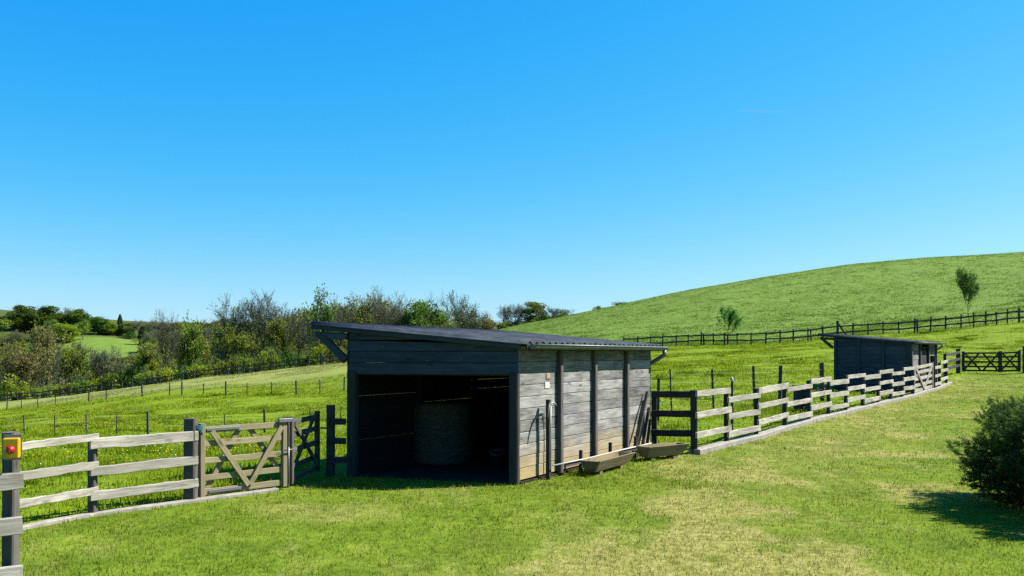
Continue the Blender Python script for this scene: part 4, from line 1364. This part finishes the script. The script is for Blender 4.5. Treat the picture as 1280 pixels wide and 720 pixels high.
FRONT = [  # kind, seed, u, top, Y, width, label
    ('shrub_bright', 1, 8, 462, 140, 42, 'bright yellow green shrub at the leftmost end of the woodland edge'),
    ('brown', 1, 28, 436, 150, 52, 'broad rusty budding tree above the leftmost bright shrub'),
    ('brown', 2, 56, 408, 165, 52, 'tall rusty budding tree below the big round far trees'),
    ('olive', 3, 84, 428, 152, 46, 'olive budding tree right of the tall rusty one'),
    ('shrub_dark', 2, 100, 462, 140, 30, 'small dark shrub at the foot of the olive budding tree'),
    ('grey', 4, 118, 434, 148, 46, 'grey many stemmed tree in front of the small far meadow'),
    ('grey', 5, 143, 431, 150, 44, 'second grey twiggy tree in front of the small far meadow'),
    ('shrub_dark', 3, 163, 452, 138, 40, 'wide dark green shrub below the far meadow edge'),
    ('olive', 6, 184, 424, 152, 44, 'olive budding tree left of the dark bare trunk'),
    ('shrub_bright', 4, 191, 440, 134, 22, 'narrow yellow green bush left of the dark bare trunk'),
    ('bare', 7, 208, 384, 138, 52, 'tall bare tree with a thick dark trunk standing alone at the wood edge'),
    ('olive', 8, 231, 402, 146, 46, 'olive leaved tree right of the dark bare trunk'),
    ('airy', 9, 240, 388, 158, 34, 'green topped tree rising behind the olive leaved tree'),
    ('bare', 10, 270, 372, 140, 72, 'bare wide crowned tree left of the tallest pair'),
    ('olive', 11, 290, 405, 136, 44, 'low olive tree between the bare crowned trees'),
    ('bare', 12, 308, 362, 142, 76, 'tallest bare tree on the pasture edge, left of its twin'),
    ('bare', 13, 331, 360, 144, 70, 'tallest bare tree on the pasture edge, right of its twin'),
    ('shrub_bright', 5, 337, 429, 126, 34, 'bright green bush close behind the far left fence'),
    ('olive', 14, 354, 398, 138, 46, 'rounded olive tree right of the tallest bare pair'),
    ('bare', 15, 372, 387, 132, 54, 'dark bare tree between the olive tree and the shed roof'),
    ('shrub_dark', 6, 392, 428, 124, 36, 'dark green bush behind the shed roof overhang'),
    ('airy', 16, 402, 360, 134, 54, 'airy fresh green tree above the shed roof tip'),
    ('bare', 17, 427, 368, 138, 62, 'bare tree above the shed roof next to the airy green one'),
    ('bud', 18, 450, 361, 140, 70, 'budding tree with yellowish tips above the shed roof'),
    ('bare', 19, 474, 355, 142, 72, 'highest bare crown over the middle of the shed roof'),
    ('bare', 20, 499, 362, 140, 64, 'bare crown over the shed roof left of the green tree'),
    ('green', 21, 531, 361, 138, 58, 'fresh green leafy tree over the shed roof among bare crowns'),
    ('bare', 22, 560, 363, 140, 76, 'bare crown over the shed roof right of the green tree'),
    ('grey', 23, 586, 380, 142, 60, 'low grey tree sloping down to the gap over the shed roof'),
    ('brown', 24, 604, 394, 142, 44, 'small brownish tree in the gap over the shed roof'),
    ('bare', 25, 626, 380, 252, 38, 'dark bare tree at the left end of the clump on the hill shoulder'),
    ('bare', 7, 646, 378, 252, 44, 'second dark bare tree of the clump on the hill shoulder'),
    ('green', 26, 667, 374, 250, 38, 'green leafy tree in the clump on the hill shoulder'),
    ('bare', 10, 689, 382, 250, 36, 'thin bare tree right of the green one on the hill shoulder'),
    ('bare', 12, 706, 385, 248, 26, 'last small bare tree of the clump on the hill shoulder'),
    ('shrub_dark', 7, 748, 381, 240, 16, 'small round bush on the hill skyline'),
    ('shrub_dark', 2, 776, 376, 238, 26, 'wider low bush higher up on the hill skyline'),
    # far hill on the left
    ('olive', 3, 6, 398, 380, 34, 'olive far tree at the leftmost edge of the wood'),
    ('dark', 31, 29, 379, 400, 42, 'big round dark green far tree, leftmost of two on the skyline'),
    ('dark', 32, 58, 381, 402, 46, 'big round dark green far tree right of its twin on the skyline'),
    ('grey', 4, 84, 384, 405, 30, 'greyish bare far tree between dark green crowns on the skyline'),
    ('dark', 33, 99, 383, 404, 30, 'dark green far tree right of the greyish one on the skyline'),
    ('bright', 34, 80, 402, 372, 40, 'bright yellow green far tree beside the small far meadow'),
    ('green', 35, 64, 398, 380, 28, 'mid green far tree behind the bright yellow green one'),
    ('olive', 6, 104, 400, 380, 24, 'olive far tree at the top left of the small far meadow'),
    ('dark', 36, 122, 394, 402, 30, 'dark round far tree at the top of the small far meadow'),
    ('bright', 37, 139, 401, 400, 18, 'light green far tree right of the dark round one above the meadow'),
    ('cypress', 38, 150, 393, 402, 8, 'slim dark columnar far tree above the small meadow'),
    ('green', 39, 160, 402, 402, 20, 'low green far tree right of the slim columnar one'),
    ('grey', 5, 174, 399, 395, 26, 'grey far tree at the right edge of the small far meadow'),
    ('shrub_dark', 3, 163, 412, 392, 16, 'low dark far bush under the slim columnar tree'),
    ('cypress', 40, 178, 408, 372, 12, 'dark far conifer at the right edge of the meadow'),
    ('grey', 23, 24, 412, 340, 44, 'purplish grey far tree below the big round dark trees'),
    ('brown', 24, 46, 405, 330, 36, 'brownish far tree below the second big round tree'),
    ('grey', 18, 92, 424, 300, 34, 'pale grey far tree at the lower left of the small meadow'),
]
for kind, seed, u, vt, Y, w, lab in FRONT:
    grp = 'trees on the far hill' if Y > 280 else 'trees on the hill shoulder' if Y > 200 else 'trees along the wood edge'
    tree(kind, seed, u, vt, Y, w, lab, grp)
# deeper rows of the wood: nothing tells them apart
rg = random.Random(4)
for i in range(44):
    u = -10 + i * 14.3 + rg.uniform(-5, 5)
    Y = rg.uniform(160, 215)
    lim = float(np.interp(u, [0, 60, 110, 150, 190, 260, 330, 400, 560, 620], [440, 425, 455, 455, 425, 402, 400, 380, 380, 400]))
    kind = rg.choice(['olive', 'brown', 'grey', 'olive', 'bud'])
    tree(kind, {'olive': [3, 8, 14], 'brown': [1, 2, 24], 'grey': [4, 5, 23], 'bud': [18, 18, 18]}[kind][i % 3], u, lim + rg.uniform(-6, 14), Y, rg.uniform(40, 58),
         'budding tree half hidden deep in the wood behind the front row', 'trees deep in the wood', 'budding_tree')
for i in range(34):
    u = -8 + i * 13.2 + rg.uniform(-4, 4)
    Y = float(np.interp(u, [0, 200, 417, 640], [136, 126, 112, 106])) + rg.uniform(2, 12)
    k = rg.choice(['shrub_olive', 'shrub_olive', 'shrub_dark', 'shrub_bright'])
    tree(k, {'shrub_olive': 8, 'shrub_dark': 6, 'shrub_bright': 4}[k], u, float(np.interp(u, [0, 100, 200, 300, 417], [480, 468, 452, 440, 428])) + rg.uniform(-8, 8), Y, rg.uniform(22, 38),
         'low undergrowth bush along the foot of the wood', 'undergrowth bushes')
for i in range(30):
    u = 190 + i * 13 + rg.uniform(-5, 5)
    tree('olive' if i % 2 else 'grey', [3, 4, 8, 5][i % 4], u, rg.uniform(394, 405), rg.uniform(400, 455), rg.uniform(34, 50),
         'distant tree on the ridge seen through the bare crowns', 'trees on the distant ridge', 'distant_tree')
for i in range(40):
    near = i >= 18
    u = -14 + (i % 20) * (11.5 if near else 9.5) + rg.uniform(-4, 4)
    if near and 66 < u < 185: continue
    Y = rg.uniform(340, 372) if near else rg.uniform(408, 440)
    k = rg.choice(['dark', 'green', 'olive', 'grey'])
    tree(k, {'dark': 33, 'green': 39, 'olive': 8, 'grey': 5}[k], u, rg.uniform(412, 424) if near else float(np.interp(u, [0, 30, 100, 130, 200], [396, 388, 390, 402, 405])) + rg.uniform(0, 6), Y, rg.uniform(28, 42),
         'leafy tree filling the far wooded hillside between the larger round crowns', 'trees filling the far hillside', 'leafy_tree')
for i in range(9):
    u = 612 + i * 11.5
    tree('shrub_olive' if i % 3 else 'shrub_dark', 8 if i % 3 else 6, u, float(np.interp(u, [612, 705], [398, 391])) + rg.uniform(-3, 3), 247, rg.uniform(18, 28),
         'low bush under the clump of trees on the hill shoulder', 'bushes on the hill shoulder')
for i in range(46):
    u = -12 + (i % 23) * 12.5 + rg.uniform(-5, 5)
    Y = rg.uniform(225, 262) if i < 23 else rg.uniform(270, 312)
    lim = float(np.interp(u, [0, 62, 88, 170, 190, 260], [430, 428, 452, 452, 420, 408])) + (6 if i < 23 else -4)
    k = rg.choice(['olive', 'brown', 'grey', 'olive'])
    tree(k, {'olive': [3, 8, 14], 'brown': [1, 2, 24], 'grey': [4, 5, 23]}[k][i % 3], u, lim + rg.uniform(-4, 8), Y, rg.uniform(30, 44),
         'budding tree down in the valley between the wood and the far hill', 'trees in the valley', 'budding_tree')
# two lone saplings by the right fence
tree('sapling', 51, 1213.5, 336, 85.5, 31, 'slender young tree with upright branches beside the far fence under the hill', None)
tree('sapling_bushy', 52, 911, 384, 92, 30, 'small bushy young tree standing in the line of the far fence', None)


# ------------------------------------------------------------------ yew bush at the right
def yew():
    r = np.random.default_rng(77)
    C = np.array([6.83, 9.15, .03]); Rr = np.array([1.78, 1.45, 1.19])
    root = thing('yew_bush', (C[0], C[1], 0), 'dense dark green yew bush casting a shadow on the lawn', 'bush')
    N = 62000
    v = r.normal(0, 1, (N, 3)); v /= np.linalg.norm(v, axis=1)[:, None]
    v = v[v[:, 2] > -.10]
    N = len(v)
    sup = 1 / (np.abs(v) ** 4.2).sum(1) ** (1 / 4.2)      # squarer than an ellipsoid, like a clipped bush
    lump = .97 + .13 * np.sin(v[:, 0] * 7 + v[:, 2] * 5 + 1) * np.sin(v[:, 1] * 8 - v[:, 2] * 6) + .10 * np.sin(v[:, 0] * 17 + 2) * np.sin(v[:, 2] * 15 + v[:, 1] * 9)
    q = np.where(r.random(N) < .80, r.uniform(.84, 1.0, N), r.uniform(.5, .9, N)) * lump
    P = v * (q * sup)[:, None] * Rr
    P[:, :2] *= (.80 + .20 * np.clip(P[:, 2:] / .5, 0, 1) ** .7)
    P = C + P
    keep = P[:, 2] > .04
    P, v = P[keep], v[keep]; N = len(P)
    # each spray: axis outwards and slightly upwards/drooping, flat fan of needles
    d = v * np.array([.8, .8, .6]) + r.normal(0, .55, (N, 3)) + np.array([0, 0, .2]); d /= np.linalg.norm(d, axis=1)[:, None]
    s = np.cross(d, r.normal(0, .5, (N, 3)) + np.array([0, 0, 1.0])); s /= np.linalg.norm(s, axis=1)[:, None]
    ln = r.uniform(.05, .095, N)
    Vs, k = [], 7
    tint = []
    for i in range(k):
        for sg in (-1, 1):
            b0 = P + d * (ln * (i / k))[:, None]
            b1 = P + d * (ln * ((i + .9) / k))[:, None]
            tip = b0 + d * (ln * .28)[:, None] + s * (sg * .040 * (1 - .5 * i / k)) + r.normal(0, .006, (N, 3))
            Vs.append(np.stack([b0, b1, tip], 1)); tint.append(np.clip(r.normal(.25 + .5 * i / k, .15, N), 0, 1))
    b0 = P + d * (ln * .8)[:, None]
    Vs.append(np.stack([b0 - s * .006, b0 + s * .006, P + d * (ln * 1.2)[:, None]], 1)); tint.append(np.full(N, .8))
    V = np.concatenate(Vs).reshape(-1, 3); ti = np.repeat(np.concatenate(tint), 3)
    o = link('crown', np_mesh('crown', V - C, np.arange(len(V)).reshape(-1, 3), {'tint': ti}), M['lf_yew'], root, Matrix.Translation(Vector(C)))
    segs = []
    rg2 = random.Random(8)
    for i in range(60):
        a = rg2.uniform(0, 6.28); el = rg2.uniform(.1, 1.4); d_ = Vector((math.cos(a) * math.cos(el) * 2.0, math.sin(a) * math.cos(el) * 1.5, math.sin(el) * 1.0))
        p0 = Vector((C[0], C[1], .02)) + Vector((d_.x * .08, d_.y * .08, 0)); m_ = p0 + d_ * .5 + Vector((0, 0, .05)); e_ = p0 + d_ * .9
        segs += [(p0, m_, .05, .03, 5), (m_, e_, .03, .008, 4)]
    off = Vector((C[0], C[1], 0))
    link('trunk', seg_mesh([(a - off, b - off, c_, d_, e_) for a, b, c_, d_, e_ in segs], 'trunk'), M['bark'], root, Matrix.Translation(off))


yew()

# ------------------------------------------------------------------ vapour trail, very far and thin
def trail():
    p0, p1 = at(921, 138, 3000), at(984, 140.5, 3000)
    m, t, out = nt('vapour')
    d = t.nodes.new('ShaderNodeBsdfDiffuse'); d.inputs['Color'].default_value = (.8, .8, .8, 1)
    tr = t.nodes.new('ShaderNodeBsdfTransparent'); ms = t.nodes.new('ShaderNodeMixShader'); ms.inputs[0].default_value = .13
    t.links.new(tr.outputs[0], ms.inputs[1]); t.links.new(d.outputs[0], ms.inputs[2]); t.links.new(ms.outputs[0], out.inputs['Surface'])
    o = link('vapour_trail', tube_mesh([Vector((0, 0, 0)), (p1 - p0) * .3, (p1 - p0) * .7, p1 - p0], [.5, 2.0, 2.2, .6], 8), m, None, Matrix.Translation(p0))
    tag(o, 'faint white vapour trail of an aircraft in the clear blue sky', 'vapour trail')


trail()

# ------------------------------------------------------------------ light, sky, camera
SUN_AZ = Vector((.972, .235, 0)).normalized(); EL = math.radians(45.5)
S3 = Vector((SUN_AZ.x * math.cos(EL), SUN_AZ.y * math.cos(EL), math.sin(EL)))
sl = bpy.data.lights.new('sun', 'SUN'); sl.energy = 4.8; sl.angle = math.radians(.53); sl.color = (1, .955, .86)
so = bpy.data.objects.new('sun', sl); COL.objects.link(so); so.rotation_euler = S3.to_track_quat('Z', 'Y').to_euler(); so.location = (30, 0, 40)
w = bpy.data.worlds.new('World'); scene.world = w; w.use_nodes = True
t = w.node_tree
bg = t.nodes['Background']
sky = t.nodes.new('ShaderNodeTexSky'); sky.sky_type = 'NISHITA'; sky.sun_disc = False
sky.sun_elevation = EL; sky.sun_rotation = math.atan2(SUN_AZ.x, SUN_AZ.y)
sky.air_density = 1.0; sky.dust_density = .3; sky.ozone_density = 2.0; sky.altitude = 300
sp = t.nodes.new('ShaderNodeSeparateColor'); cb = t.nodes.new('ShaderNodeCombineColor')
t.links.new(sky.outputs[0], sp.inputs[0])
r3 = maths(t, 'POWER', sp.outputs[0], 3.0)             # a clear, deep blue spring sky
t.links.new(maths(t, 'DIVIDE', maths(t, 'MULTIPLY', r3, .041), maths(t, 'ADD', maths(t, 'MULTIPLY', r3, .0105), 1.0)), cb.inputs[0])
for i, gain, gam in ((1, 1.0, .78), (2, 3.95, .15)):
    t.links.new(maths(t, 'MULTIPLY', maths(t, 'POWER', sp.outputs[i], gam), gain), cb.inputs[i])
t.links.new(cb.outputs[0], bg.inputs['Color'])
bg.inputs['Strength'].default_value = .06

cam = bpy.data.cameras.new('camera'); co = bpy.data.objects.new('camera', cam); COL.objects.link(co)
co.location = (0, 0, EYE); co.rotation_euler = (math.pi / 2, 0, 0)
cam.sensor_width = 36; cam.lens = 36 * F / 1280; cam.shift_y = (HZ - 360) / 1280
cam.clip_start = .1; cam.clip_end = 4000
scene.camera = co
vs = scene.view_settings
vs.view_transform = 'Standard'; vs.look = 'None'; vs.gamma = 1; vs.exposure = 1.68; vs.use_curve_mapping = False
scene.cycles.max_bounces = 6; scene.cycles.transparent_max_bounces = 4
scene.cycles.use_denoising = False
